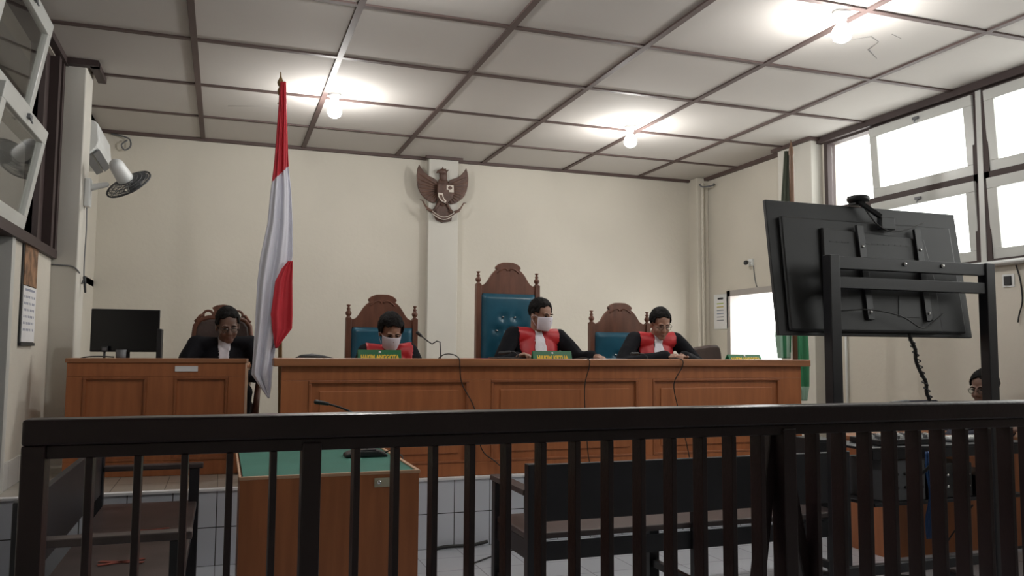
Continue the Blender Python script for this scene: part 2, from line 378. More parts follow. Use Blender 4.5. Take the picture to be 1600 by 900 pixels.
# ================================================================== JUDGES' BENCH
YD = 5.42
t = thing('judges_bench', 'long teak panelled judges bench on the tiled platform', 'desk', (0, 0, 0))
front = B().box(.36, 4.355, YD, YD+.03, PZ+.001, 1.195)
obj('front_panel', front, M_wood, t)
fr = B()
fr.box(.36, 4.355, YD-.012, YD, 1.105, 1.195).box(.36, 4.355, YD-.012, YD, PZ+.001, .545)
for a, b_ in ((.36, .53), (1.60, 1.76), (2.90, 3.02), (4.15, 4.355)): fr.box(a, b_, YD-.012, YD, .545, 1.105)
obj('stiles', fr, M_wood, t, bev=.003)
for a, b_ in ((.53, 1.60), (1.76, 2.90), (3.02, 4.15)):
    p = B()
    p.box(a, b_, YD-.016, YD, 1.085, 1.105).box(a, b_, YD-.016, YD, .545, .562).box(a, a+.02, YD-.016, YD, .562, 1.085).box(b_-.02, b_, YD-.016, YD, .562, 1.085)
    m_ = obj('panel_moulding', p, M_wood2, t, bev=.004)
    obj('panel', B().box(a+.07, b_-.07, YD-.008, YD, .61, 1.035), M_wood, t, bev=.006)
obj('end_panel', B().box(.445, .47, YD+.03, 6.10, PZ+.001, 1.195), M_wood, t)
obj('end_panel', B().box(4.33, 4.355, YD+.03, 6.10, PZ+.001, 1.195), M_wood, t)
obj('ledge', B().box(.31, 4.43, YD-.04, YD+.15, 1.195, 1.248), M_woodtop, t, bev=.006)
obj('worktop', B().box(.44, 4.41, YD+.15, 6.16, 1.185, 1.222), M_woodtop, t, bev=.004)
# ================================================================== REGISTRAR'S DESK
t = thing('registrar_desk', 'teak two-panel desk at the left of the platform beside the flag', 'desk', (-.955, 6.06, PZ), rz=R(-5))
W = 1.115; H = .782
obj('front_panel', B().box(0, W, 0, .025, .001, H-.03), M_wood, t)
fr = B().box(0, W, -.012, 0, .66, H-.03).box(0, W, -.012, 0, .001, .10)
for a, b_ in ((0, .10), (.49, .66), (W-.11, W)): fr.box(a, b_, -.012, 0, .10, .66)
obj('stiles', fr, M_wood, t, bev=.003)
for a, b_ in ((.10, .49), (.66, W-.11)):
    p = B().box(a, b_, -.017, 0, .642, .66).box(a, b_, -.017, 0, .10, .118).box(a, a+.018, -.017, 0, .118, .642).box(b_-.018, b_, -.017, 0, .118, .642)
    obj('panel_moulding', p, M_wood2, t, bev=.003)
obj('end_panel', B().box(0, .025, .025, .60, .001, H-.03), M_wood, t)
obj('end_panel', B().box(W-.025, W, .025, .60, .001, H-.03), M_woodlite, t)
obj('desktop', B().box(-.01, W+.008, -.02, .20, H-.03, H).box(-.01, W+.008, .2, .62, H-.07, H-.045), M_woodtop, t, bev=.004)
tag(obj('paper_label', B().box(-.02, .125, -.004, 0, -.018, .018), M_paper, loc=(-.275, 5.985, 1.168)), 'small white paper slip stuck on the left teak desk front', 'label').rotation_euler = (0, 0, R(-5))
# ================================================================== CHAIRS
def throne(label, x, y, z0, wd, zs, ztop, zpanel, arm=True):
    """ogee-topped high-back chair, facing the camera; zs post top, above platform"""
    t = thing('high_back_chair', label, 'chair', (x, y, PZ), group='carved high back judges chairs')
    h = wd/2; k = wd/.585; v = zs-.01
    half = [(0, ztop-v), (.05*k, ztop-v-.002), (.09*k, ztop-v-.018), (.114*k, ztop-v-.038), (.117*k, ztop-v-.052), (.105*k, ztop-v-.064), (.125*k, ztop-v-.078), (.150*k, ztop-v-.105), (.17*k, ztop-v-.135),
            (.188*k, ztop-v-.165), (.21*k, .012), (.235*k, .0), (.255*k, .004)]
    poly = [(-a, v+b_) for a, b_ in half[:0:-1]] + [(a, v+b_) for a, b_ in half] + [(.255*k, zpanel-.02), (-.255*k, zpanel-.02)]
    cr_ = obj('crest', B().prism(poly, -.015, .02), M_chairwood, t, bev=.005)
    sc_ = B()
    for s in (-1, 1):
        pts = [(s*(.01+.075*k*(1-math.cos(a))/2*1.2), -.018, ztop-.075+.02*math.sin(a*1.5)) for a in [i*PI/8 for i in range(9)]]
        sc_.tube(pts, .006, 6)
    obj('carving', sc_, M_chairwood, cr_)
    for s in (-1, 1):
        obj('post', B().box(s*h-.022*s-.022, s*h-.022*s+.022, -.03, .03, .001, zs), M_chairwood, t, bev=.004)
        obj('finial', B().lathe([(.022, 0), (.020, .006), (.012, .012), (.022, .025), (.026, .04), (.016, .056), (.011, .062), (.017, .07), (.012, .082), (.008, .088), (.016, .1), (.018, .105), (.001, .108)], (s*h-.022*s, 0, zs), 14), M_chairwood, t)
    # tufted teal back pad
    n, m_ = 24, 40; pw = wd-.088; z0_, z1_ = .42, zpanel
    g = B(); rows = []
    btn = []
    zz = z1_-.20; j = 0
    while zz > z0_+.1:
        for q in ((-.11, .0, .11) if j % 2 else (-.055, .055)): btn.append((q*k, zz))
        zz -= .115; j += 1
    for j in range(m_+1):
        rw = []
        for i in range(n+1):
            px = -pw/2+pw*i/n; pz = z0_+(z1_-z0_)*j/m_
            e = min(px+pw/2, pw/2-px, pz-z0_, z1_-pz); dd = .032*max(0, min(1, e/.03))**.5
            for bx, bz in btn:
                r2 = ((px-bx)**2+(pz-bz)**2)/.03**2; dd -= .022*math.exp(-r2)
            rw.append(g.bm.verts.new((px, -.015-dd, pz)))
        rows.append(rw)
    for j in range(m_):
        for i in range(n): f = g.bm.faces.new((rows[j][i], rows[j][i+1], rows[j+1][i+1], rows[j+1][i])); f.smooth = True
    pad = obj('back_pad', g, M_vinyl, t, smooth=True)
    obj('back_board', B().box(-pw/2, pw/2, -.014, .012, .35, zpanel), M_chairwood, t)
    for bx, bz in btn: obj('button', B().ell((bx, -.037, bz), (.010, .006, .010), sub=2), M_chrome, pad)
    obj('seat_frame', B().box(-h+.02, h-.02, -.50, -.03, .30, .38), M_chairwood, t, bev=.006)
    obj('seat_cushion', B().box(-h+.04, h-.04, -.49, -.04, .38, .45), M_vinyl, t, bev=.025)
    for s in (-1, 1):
        obj('leg', B().box(s*(h-.022)-.022, s*(h-.022)+.022, -.50, -.456, .001, .62), M_chairwood, t, bev=.004)
        obj('armrest', B().box(s*(h-.022)-.028, s*(h-.022)+.028, -.52, -.03, .62, .655), M_chairwood, t, bev=.01)
    return t
throne('teal padded carved chair behind the masked woman, left of the tallest chair', 1.218, 6.62, PZ, .585, 1.105, 1.30, 1.03)
throne('tallest teal padded carved chair in the middle behind the masked chief judge', 2.298, 6.62, PZ, .575, 1.415, 1.607, 1.335)
throne('teal padded carved chair behind the judge with glasses at the right', 3.365, 6.62, PZ, .60, 1.105, 1.287, 1.02)
# registrar's rounded chair
t = thing('carved_armchair', 'brown leather armchair with rounded back and openwork carved crest', 'chair', (.0, 6.92, PZ))
out = [(-.2, .45), (-.212, .7), (-.213, .95), (-.205, 1.03), (-.17, 1.075), (-.11, 1.095), (0, 1.10), (.11, 1.095), (.17, 1.075), (.205, 1.03), (.213, .95), (.212, .7), (.2, .45)]
obj('back_frame', B().tube([(a, 0, b_) for a, b_ in out], .02, 8), M_chairwood, t)
obj('back_pad', B().prism([(a*.95, b_-.01) for a, b_ in out], -.02, .015), M_leather, t, bev=.015)
cb = B().prism([(-.075, 1.10), (-.07, 1.15), (-.085, 1.175), (-.05, 1.195), (0, 1.202), (.05, 1.195), (.085, 1.175), (.07, 1.15), (.075, 1.10)], -.02, .015)
for s in (-1, 1):
    cb.tube([(s*(.112+.036*math.cos(a)), -.003, 1.118+.034*math.sin(a)) for a in [i*2*PI/14 for i in range(14)]], .011, 6, closed=True)
    cb.tube([(s*.14, 0, 1.12), (s*.17, 0, 1.11), (s*.19, 0, 1.08), (s*.21, 0, 1.06)], .014, 6)
obj('crest', cb, M_chairwood, t)
obj('seat_cushion', B().box(-.23, .23, -.5, -.02, .38, .46), M_leather, t, bev=.02)
for s in (-1, 1):
    obj('armrest', B().tube([(s*.22, 0, .68), (s*.27, -.15, .69), (s*.28, -.35, .67), (s*.27, -.46, .64), (s*.265, -.44, .60)], [.02, .022, .024, .026, .02], 8), M_chairwood, t)
    obj('leg', B().tube([(s*.265, -.45, .60), (s*.25, -.46, .38), (s*.24, -.47, .2), (s*.25, -.49, .02)], [.02, .026, .022, .018], 8), M_chairwood, t)
    obj('leg', B().tube([(s*.2, 0, .45), (s*.2, .02, .2), (s*.21, .06, .02)], .02, 8), M_chairwood, t)
    obj('seat_rail', B().box(s*.235-.015, s*.235+.015, -.47, 0, .31, .38), M_chairwood, t)
# small brown office chair at right end
t = thing('small_brown_chair', 'low brown leather chair back showing above the right end of the bench', 'chair', (4.16, 6.45, PZ))
obj('backrest', B().prism([(-.14, .5), (-.135, .87), (-.12, .895), (-.06, .9), (.03, .915), (.10, .915), (.125, .90), (.14, .84), (.165, .6), (.165, .5)], -.03, .04), M_leather, t, bev=.02)
obj('seat_cushion', B().box(-.22, .22, -.38, .0, .40, .48), M_leather, t, bev=.03)
obj('pedestal', B().lathe([(.02, .06), (.025, .06), (.025, .40), (.02, .40)], (0, -.19, 0)), M_steel, t)
fb = B()
for k in range(5): a = k*2*PI/5; fb.bar((0, -.19, .07), (.24*math.cos(a), -.19+.24*math.sin(a), .03), .03, .025)
obj('star_base', fb, M_steel, t)
obj('back_support', B().bar((0, -.1, .41), (0, .05, .60), .05, .015), M_steel, t)
# ================================================================== PEOPLE
def person(label, base, head, hang, sh, el, ha, chest_y, skin=M_skin, kind='robe', mask=False, glasses=False, hairk=1.0, name='person', bun=False, fingers=True, seat=.47, lap=True):
    """base: Empty at the floor under the seat. All joints local to it. head: head centre; hang: (yaw, pitch, roll), yaw>0 turns to +x"""
    T = thing(name, label, 'person', base)
    Mh = Matrix.Rotation(hang[0], 3, 'Z') @ Matrix.Rotation(hang[1], 3, 'X') @ Matrix.Rotation(hang[2], 3, 'Y')
    hc = Vector(head)
    def H(p): return hc + Mh @ Vector(p)
    def he(b, c, r): b.ell(H(c), r, M=Mh)
    shL, shR = Vector(sh[0]), Vector(sh[1]); nb = (shL+shR)/2 + Vector((0, 0, .035))
    hipc = Vector((nb.x*.5, chest_y+.10, seat+.10))
    b = B()
    he(b, (0, .012, .030), (.076, .094, .086)); he(b, (0, -.022, -.040), (.067, .072, .082)); he(b, (0, -.066, -.098), (.034, .030, .026))
    b.cap(H((0, -.092, .012)), H((0, -.108, -.030)), .009, .013); he(b, (0, -.102, -.036), (.018, .012, .010))
    for s in (-1, 1):
        he(b, (s*.080, .012, -.020), (.009, .020, .032)); he(b, (s*.036, -.066, -.040), (.024, .022, .024)); he(b, (s*.034, -.082, .022), (.022, .012, .008))
    he(b, (0, -.088, -.066), (.022, .010, .006)); he(b, (0, -.086, -.077), (.020, .010, .007))
    b.cap(H((0, .03, -.06)), nb + Vector((0, .0, -.01)), .052, .050)
    chest = Vector((nb.x, chest_y, nb.z-.20))
    b.ell(chest, (.16, .105, .19)); b.ell((chest+hipc)/2, (.145, .105, .2)); b.ell(hipc, (.17, .13, .13))
    fig_arms = []
    for s, S, E, Hn in ((-1, shL, Vector(el[0]), Vector(ha[0])), (1, shR, Vector(el[1]), Vector(ha[1]))):
        b.cap(nb+Vector((0, 0, -.05)), S, .045, .045); b.cap(S, E, .047, .038); b.cap(E, Hn, .038, .026)
        d = (Hn-E).normalized(); side = d.cross(Vector((0, 0, 1))).normalized(); dn = side.cross(d)*-1
        up = dn*-1
        pc = Hn + d*.05
        b.cap(Hn, pc+d*.03, .026, .024); b.ell(pc, (.03, .03, .016), M=Matrix((side, d, up)).transposed())
        for k in range(4):
            a0 = pc + d*.032 + side*(-.027+.018*k); Lf = (.070, .080, .075, .058)[k if s > 0 else 3-k]
            a1 = a0 + d*Lf*.45 + dn*.006; a2 = a1 + d*Lf*.22 + dn*Lf*.22; a3 = a2 + dn*Lf*.28 - d*.002
            b.cap(a0, a1, .0085, .008, 8); b.cap(a1, a2, .008, .0075, 8); b.cap(a2, a3, .0075, .007, 8)
        th0 = Hn + d*.02 - side*.022*s; th1 = th0 + d*.03 - side*.026*s; th2 = th1 + d*.03 - side*.004*s
        b.cap(th0, th1, .012, .010, 8); b.cap(th1, th2, .010, .008, 8)
    knees = []
    for s in (-1, 1):
        hp = hipc + Vector((s*.09, 0, -.02)); kn = Vector((hipc.x+s*.13, hipc.y-.42, seat+.06)); an = Vector((hipc.x+s*.13, hipc.y-.40, .09)); knees.append((hp, kn, an))
        b.cap(hp, kn, .082, .058); b.cap(kn, an, .055, .036); b.cap(an+Vector((0, .03, -.04)), an+Vector((0, -.15, -.05)), .035, .030)
    body = meshobj('body', voxel(b, .0065, 2), skin, T)
    # clothing
    k = B(); off = .014
    nbz = nb + Vector((0, .012, -.035))
    k.ell(chest+Vector((0, 0, .0)), (.19+off, .118+off, .20)); k.ell((chest+hipc)/2, (.16+off, .12+off, .21)); k.ell(hipc, (.19, .15, .15))
    k.cap(nbz+Vector((-.03, 0, 0)), nbz+Vector((.03, 0, 0)), .058, .058)
    for s, S, E, Hn in ((-1, shL, Vector(el[0]), Vector(ha[0])), (1, shR, Vector(el[1]), Vector(ha[1]))):
        k.cap(nbz+Vector((0, 0, -.015)), S, .064, .066); k.cap(S, E, .068, .064 if kind == 'robe' else .056)
        k.cap(E, Hn - (Hn-E).normalized()*.01, .062 if kind == 'robe' else .054, .060 if kind == 'robe' else .040)
    for hp, kn, an in knees:
        k.cap(hp, kn, .098, .075); k.cap(kn, an, .072, .06)
    me = voxel(k, .010, 3)
    nrm = [v.normal.copy() for v in me.vertices]
    for v, nv in zip(me.vertices, nrm):   # soft cloth folds
        v.co += nv*(noise.noise(Vector((v.co.x*9, v.co.y*9, v.co.z*5)))*.009 + noise.noise(Vector((v.co.x*22, v.co.y*22, v.co.z*9)))*.003)
    cloth = meshobj('robe' if kind == 'robe' else ('jacket' if kind == 'suit' else 'shirt'), me, M_robe if kind in ('robe', 'suit') else M_navy, T)
    if kind == 'robe':
        # satin facing: front and shoulder band lifted off the robe
        bm = bmesh.new(); bm.from_mesh(me); dele = []
        for f in bm.faces:
            c = f.calc_center_median(); dx = abs(c.x-nb.x); z = c.z-nb.z
            inner = .026+max(0, -z-.02)*.12; outer = .18 - max(0, -z-.05)*.22
            ok = f.normal.y < .25 and inner < dx < outer and z > -.48 and (f.normal.y < -.05 or z > -.12) and c.y > chest_y-.19
            if not ok: dele.append(f)
        bmesh.ops.delete(bm, geom=dele, context='FACES')
        bd_ = [v for v in bm.verts if v.is_boundary]
        for _ in range(8): bmesh.ops.smooth_vert(bm, verts=bd_, factor=.5, use_axis_x=True, use_axis_y=True, use_axis_z=True)
        for v in bm.verts: v.co += v.normal*.006
        m2 = bpy.data.meshes.new('f'); bm.to_mesh(m2); bm.free()
        o = meshobj('satin_facing', m2, M_red, cloth); md = o.modifiers.new('s', 'SOLIDIFY'); md.thickness = .006
    # white bands / shirt front on the chest
    bm = bmesh.new(); bm.from_mesh(me); dele = []
    wtop, wbot = (.036, .072) if kind == 'robe' else (.05, .03)
    for f in bm.faces:
        c = f.calc_center_median(); z = nb.z-c.z
        wd = wtop+(wbot-wtop)*min(1, max(0, z/.30))
        if not (f.normal.y < -.1 and abs(c.x-nb.x) < wd and -.03 < z < .34 and c.y > chest_y-.22): dele.append(f)
    if kind != 'shirt':
        bmesh.ops.delete(bm, geom=dele, context='FACES')
        bd_ = [v for v in bm.verts if v.is_boundary]
        for _ in range(8): bmesh.ops.smooth_vert(bm, verts=bd_, factor=.5, use_axis_x=True, use_axis_y=True, use_axis_z=True)
        for v in bm.verts: v.co += v.normal*(.011 if kind == 'robe' else .006)
        m2 = bpy.data.meshes.new('f'); bm.to_mesh(m2)
        o = meshobj('white_bands' if kind == 'robe' else 'shirt_front', m2, M_whitecloth, cloth); md = o.modifiers.new('s', 'SOLIDIFY'); md.thickness = .005
    bm.free()
    # hair
    hb = B(); q = bmesh.ops.create_icosphere(hb.bm, subdivisions=5, radius=1)
    rx, ry, rz_ = .084*hairk, .104*hairk, .096*hairk
    for v in list(hb.bm.verts):
        v.co = Vector((v.co.x*rx, .020+v.co.y*ry, .036+v.co.z*rz_))
    kill = []
    for v in hb.bm.verts:
        x_, y_, z_ = v.co
        hl = .080 + .010*math.cos(x_*60)          # hairline height at the forehead
        if (y_ < -.045 and z_ < hl) or (y_ < -.005 and z_ < hl*.25+.0+(-.02 if bun else 0)) or z_ < (-.05 if not bun else -.07): kill.append(v)
    bmesh.ops.delete(hb.bm, geom=kill, context='VERTS')
    for v in hb.bm.verts:
        n_ = noise.noise(v.co*38)*.007 + noise.noise(v.co*90)*.003
        v.co += (v.co-Vector((0, .02, .03))).normalized()*n_
        v.co = H(v.co)
    for f in hb.bm.faces: f.smooth = True
    obj('hair', hb, M_hair, body, solid=.010)
    # eyes and brows
    for s in (-1, 1):
        obj('eye', B().ell(H((s*.031, -.0865, .004)), (.013, .005, .0045), M=Mh, sub=2), M_hair, body)
        obj('eyebrow', B().tube([H((s*.014, -.094, .021)), H((s*.030, -.096, .027)), H((s*.047, -.086, .022))], [.003, .004, .0025], 6), M_hair, body)
    if not mask:
        e = B(); e.tube([H((-.020, -.097, -.072)), H((0, -.100, -.071)), H((.020, -.097, -.072))], .003, 6); obj('mouth', e, mat('lips', (.16, .06, .05), .5), body)
    if mask:
        g = B(); n = 14; rows = []
        for j in range(n+1):
            rw = []
            for i in range(n+1):
                a = R(-76+152*i/n); zz = -.010 - .104*j/n + .016*(1-abs(i-n/2)/(n/2))*(1 if j == 0 else (1-j/n))
                rr = 1 - .12*(abs(j/n-.4)*2)**2
                rw.append(g.bm.verts.new(H((.074*math.sin(a)*(1-.22*(j/n)**2), -.020-.098*math.cos(a)*rr, zz))))
            rows.append(rw)
        for j in range(n):
            for i in range(n): f = g.bm.faces.new((rows[j][i], rows[j][i+1], rows[j+1][i+1], rows[j+1][i])); f.smooth = True
        mk = obj('face_mask', g, M_mask, T, solid=.003)
        for s in (-1, 1): obj('ear_loop', B().tube([H((s*.073, -.042, -.012)), H((s*.084, -.01, -.005)), H((s*.089, .015, -.02)), H((s*.082, -.005, -.055)), H((s*.070, -.04, -.09))], .0018, 6), M_mask, mk)
    if glasses:
        g = B()
        for s in (-1, 1):
            g.tube([H((s*(.033+.021*math.cos(a)), -.106, -.002+.015*math.sin(a))) for a in [i*2*PI/16 for i in range(16)]], .0012, 6, closed=True)
            g.tube([H((s*.056, -.104, .004)), H((s*.078, -.07, .004)), H((s*.083, .01, 0))], .0018, 6)
        g.tube([H((-.010, -.107, .002)), H((0, -.110, .004)), H((.010, -.107, .002))], .0018, 6)
        gl = obj('eyeglasses', g, M_glassdark, T)
        g2 = B()
        for s in (-1, 1): g2.lathe([(.001, -.001), (.022, -.001), (.022, .001), (.001, .001)], H((s*.033, -.106, -.002)), 16, M=Mh @ Matrix.Rotation(R(90), 3, 'X'))
        obj('lens', g2, M_glass, gl)
    return T
SX = PZ
person('woman judge in black and red robe with white mask, looking down', (1.21, 6.28, PZ), (.0, -.08, .99), (R(4), R(30), 0),
       ((-.17, .0, .835), (.17, .0, .835)), ((-.25, -.10, .62), (.25, -.10, .62)), ((-.13, -.30, .765), (-.03, -.31, .765)), .02, mask=True, hairk=1.12, bun=True)
person('chief judge in black and red robe with white mask, leaning over papers', (2.42, 6.25, PZ), (.02, -.05, 1.145), (R(24), R(15), R(0)),
       ((-.20, .0, .985), (.20, -.01, .965)), ((-.36, -.10, .72), (.32, -.12, .79)), ((-.27, -.28, .79), (.37, -.28, .80)), .02, mask=True, hairk=1.0)
person('judge with glasses in black and red robe, reading with clasped hands', (3.48, 6.25, PZ), (.04, -.09, 1.09), (R(-8), R(24), R(0)),
       ((-.18, -.03, .955), (.22, -.03, .955)), ((-.36, -.14, .74), (.37, -.14, .74)), ((-.06, -.34, .80), (.12, -.34, .80)), .02, mask=False, glasses=True, hairk=1.02)
person('registrar in black jacket and white shirt with glasses behind left desk', (.02, 6.62, PZ), (.015, -.10, 1.03), (R(8), R(23), R(-4)),
       ((-.20, .0, .885), (.19, .0, .885)), ((-.32, -.14, .64), (.28, -.14, .64)), ((-.14, -.33, .66), (.12, -.33, .66)), .02, skin=M_skin2, kind='suit', glasses=True)
person('seated person in dark clothes behind the television stand at right', (5.00, 4.55, 0), (.20, -.08, 1.06), (R(-80), R(12), 0),
       ((.02, -.10, .865), (.34, .06, .865)), ((-.26, -.18, .68), (.24, -.10, .68)), ((-.16, -.38, .78), (.10, -.36, .78)), .02, skin=M_skin2, kind='shirt', glasses=True)

def at(u, v, y=None, x=None, z=None):
    d = fw + rv*(u-800)/F + uv*(450-v)/F
    t_ = y/d.y if y is not None else (x/d.x if x is not None else (z-HC)/d.z)
    return Vector((0, 0, HC)) + d*t_
# ================================================================== THINGS ON THE BENCHES
def nameplate(x, y, z, wd, body, label, lean=18, hh=.085):
    t = thing('name_plate', label, 'name plate', (x, y, z), group='green name plates')
    Mx = Matrix.Rotation(R(-lean), 3, 'X')
    obj('plate', B().prism([(-wd/2, 0), (wd/2, 0), (wd/2, hh), (-wd/2, hh)], -.003, .003, M=Mx), M_plate, t, bev=.002)
    obj('back_leaf', B().prism([(-wd/2, 0), (wd/2, 0), (wd/2, hh*.98), (-wd/2, hh*.98)], -.003, .003, M=Matrix.Translation((0, .055, 0)).to_3x3() @ Matrix.Rotation(R(lean), 3, 'X')), M_plate, t, loc=(0, 2*hh*math.sin(R(lean)), 0))
    q = Mx @ Vector((0, -.004, hh*.33)); text('lettering', body, .048, M_yellow, t, q, (R(90-lean), 0, 0), sx=wd*.86/(len(body)*.0305))
    q = Mx @ Vector((0, -.004, hh*.80)); obj('badge', B().lathe([(.001, -.001), (.008, -.001), (.008, .001), (.001, .001)], q, 12, M=Matrix.Rotation(R(90-lean), 3, 'X')), M_paper, t)
nameplate(1.055, 5.78, 1.223, .31, 'HAKIM ANGGOTA', 'green name plate with yellow letters in front of the masked woman')
nameplate(2.375, 5.78, 1.223, .32, 'HAKIM KETUA', 'green name plate with yellow letters in front of the chief judge')
nameplate(4.13, 5.80, 1.223, .32, 'HAKIM ANGGOTA', 'green name plate at the unoccupied right end of the bench', lean=38, hh=.08)
def mic(label, base, pts, head, ontop=.02, name='gooseneck_microphone', bw=.06):
    t = thing(name, label, 'microphone', base)
    obj('base', B().lathe([(.001, .001), (bw, .001), (bw, .012), (bw*.7, ontop), (.001, ontop)], n=20), M_plastic, t)
    p = [Vector(q)-Vector(base) for q in pts]; obj('gooseneck', B().tube(p, .0045, 8), M_plastic, t)
    h = [Vector(q)-Vector(base) for q in head]; obj('mic_head', B().cap(h[0], h[1], .011, .013), M_plastic, t)
mic('gooseneck microphone bent toward the masked woman, on the long bench', (1.515, 5.86, 1.223), [(1.515, 5.86, 1.235), (1.515, 5.86, 1.30), (1.51, 5.86, 1.365), (1.485, 5.86, 1.372), (1.45, 5.86, 1.35), (1.42, 5.87, 1.37), (1.37, 5.88, 1.41)], [(1.37, 5.88, 1.41), (1.345, 5.88, 1.43)])
mic('black microphone lying low before the chief judge', (2.08, 5.80, 1.223), [(2.08, 5.8, 1.235), (2.10, 5.8, 1.27), (2.07, 5.8, 1.295), (2.02, 5.8, 1.295)], [(2.03, 5.8, 1.295), (1.955, 5.8, 1.285)])
mic('black microphone before the judge with glasses', (3.22, 5.85, 1.223), [(3.22, 5.85, 1.235), (3.23, 5.86, 1.26), (3.20, 5.87, 1.285), (3.14, 5.88, 1.29)], [(3.15, 5.88, 1.29), (3.10, 5.88, 1.287)])
def paper(x, y, z, wd, dp, n, label, rz=0, m=M_paper, name='paper_stack'):
    b = B()
    for i in range(n):
        a = random.uniform(-.06, .06); b.box(-wd/2, wd/2, -dp/2, dp/2, .001+i*.0035, .004+i*.0035, M=Matrix.Rotation(a, 3, 'Z'))
    return tag(obj(name, b, m, loc=(x, y, z)), label, 'papers')
p_ = paper(1.40, 5.86, 1.223, .20, .14, 6, 'grey stack of papers beside the masked woman\'s microphone', m=M_grey)
paper(2.86, 5.85, 1.223, .22, .28, 7, 'white papers on the bench between chief judge and judge with glasses')
paper(3.52, 5.72, 1.223, .26, .20, 5, 'white open papers under the clasped hands of the judge with glasses')
paper(3.88, 5.80, 1.223, .25, .2, 5, 'low white papers in front of the small brown chair')
tag(obj('red_folder', B().box(-.11, .11, -.12, .12, .001, .022), M_red, bev=.003, loc=(1.84, 5.98, 1.223)), 'red folder lying beside the chief judge on the bench', 'folder')
t = thing('laptop', 'flat black laptop lying on the bench before the chief judge', 'laptop', (2.13, 5.98, 1.223))
obj('laptop_base', B().box(-.17, .17, -.10, .12, .001, .02), M_plastic, t, bev=.004); obj('lid', B().box(-.17, .17, -.10, .12, .021, .032), M_plastic, t, bev=.004)
tag(obj('black_pouch', B().tube([(-.14, 0, .012), (-.09, 0, .028), (-.02, .01, .032), (.06, 0, .024), (.12, 0, .014), (.16, .01, .010)], [.006, .018, .022, .018, .012, .006], 10), M_plastic, loc=(.60, 5.75, 1.223)), 'flat black pouch on the left end of the long bench', 'pouch')
def cable(label, pts, r=.004, m=M_cable, name='cable'):
    return tag(obj(name, B().tube(smooth(pts), r, 6), m), label, 'cable')
def smooth(pts, k=5):
    pts = [Vector(p) for p in pts]; out = []
    for i in range(len(pts)-1):
        p0 = pts[max(i-1, 0)]; p1 = pts[i]; p2 = pts[i+1]; p3 = pts[min(i+2, len(pts)-1)]
        for j in range(k):
            t_ = j/k; out.append(.5*((2*p1)+(-p0+p2)*t_+(2*p0-5*p1+4*p2-p3)*t_*t_+(-p0+3*p1-3*p2+p3)*t_**3))
    out.append(pts[-1]); return out
yc = 5.372
cable('thin cable looping off the bench beside the masked woman and down its front', [(1.46, 5.75, 1.235), (1.48, 5.62, 1.275), (1.50, 5.45, 1.275), (1.52, yc, 1.245), (1.525, yc, 1.19), at(722, 600, y=5.39), at(742, 640, y=5.385), at(752, 700, y=5.385), at(775, 722, y=5.385), at(800, 745, y=5.385), at(812, 765, y=5.33)])
cable('thin cable hanging down the bench front below the chief judge\'s plate', [(2.48, 5.75, 1.228), (2.48, 5.5, 1.256), (2.485, yc, 1.245), (2.487, yc, 1.19), at(914, 600, y=5.385), at(914, 640, y=5.385), at(918, 700, y=5.385), at(921, 722, y=5.385)])
cable('thin cable hanging down the bench front below the judge with glasses', [(3.24, 5.60, 1.228), (3.245, 5.5, 1.256), (3.25, yc, 1.245), (3.25, yc, 1.19), at(1053, 600, y=5.385), at(1059, 636, y=5.385), at(1072, 690, y=5.385), at(1078, 718, y=5.385)])
cable('black cable lying along the foot of the tiled platform beside the podium', [at(678, 858, y=5.31), at(700, 854, y=5.31), at(735, 852, y=5.31), at(762, 846, y=5.31)], .012)
cable('thin black cable looping on the floor tiles beside the podium', [Vector((1.95, 5.2, .006)), Vector((1.75, 5.1, .006)), Vector((1.55, 4.95, .006)), Vector((1.45, 4.85, .006)), Vector((1.40, 4.65, .006)), Vector((1.50, 4.45, .006)), Vector((1.52, 4.3, .006))], .005)
# registrar's desk things (desk surface z)
ZR = PZ+.738
t = thing('monitor', 'black flat computer monitor on the left teak desk', 'monitor', (-.645, 6.35, ZR))
obj('screen_housing', B().box(-.22, .22, -.012, .02, .085, .385), M_plastic, t, bev=.004)
obj('screen', B().box(-.213, .213, -.015, -.012, .095, .378), M_screen, t)
obj('stand_neck', B().box(-.03, .03, .02, .05, .01, .2), M_plastic, t, bev=.005)
obj('stand_base', B().lathe([(.001, .001), (.12, .001), (.12, .008), (.05, .018), (.001, .018)], n=28), M_plastic, t)
tag(obj('black_file_panel', B().box(-.016, .016, -.09, .09, .001, .25), M_plastic, bev=.004, loc=(-.425, 6.42, ZR)), 'narrow upright black box right beside the monitor', 'box')
tag(obj('grey_cup', B().lathe([(.001, .001), (.03, .001), (.034, .10), (.030, .10), (.028, .01), (.001, .01)], n=18), M_grey, loc=(-.655, 6.22, ZR)), 'grey cup standing in front of the monitor', 'cup')
t = thing('webcam', 'small webcam with pale face on a stalk before the monitor', 'webcam', (-.76, 6.24, ZR))
obj('stalk', B().tube([(0, 0, .001), (0, 0, .09)], .008), M_plastic, t); obj('camera_head', B().box(-.02, .02, -.015, .015, .085, .125), M_plastic, t, bev=.005)
obj('pale_face', B().box(-.014, .014, -.018, -.015, .095, .115), M_grey, t)
cable('black cable curling from the monitor over the left desk end', [(-.70, 6.24, ZR+.05), (-.78, 6.2, ZR+.055), (-.86, 6.15, ZR+.05), (-.91, 6.12, ZR+.03), (-.925, 6.10, ZR-.002+.01)], .005)
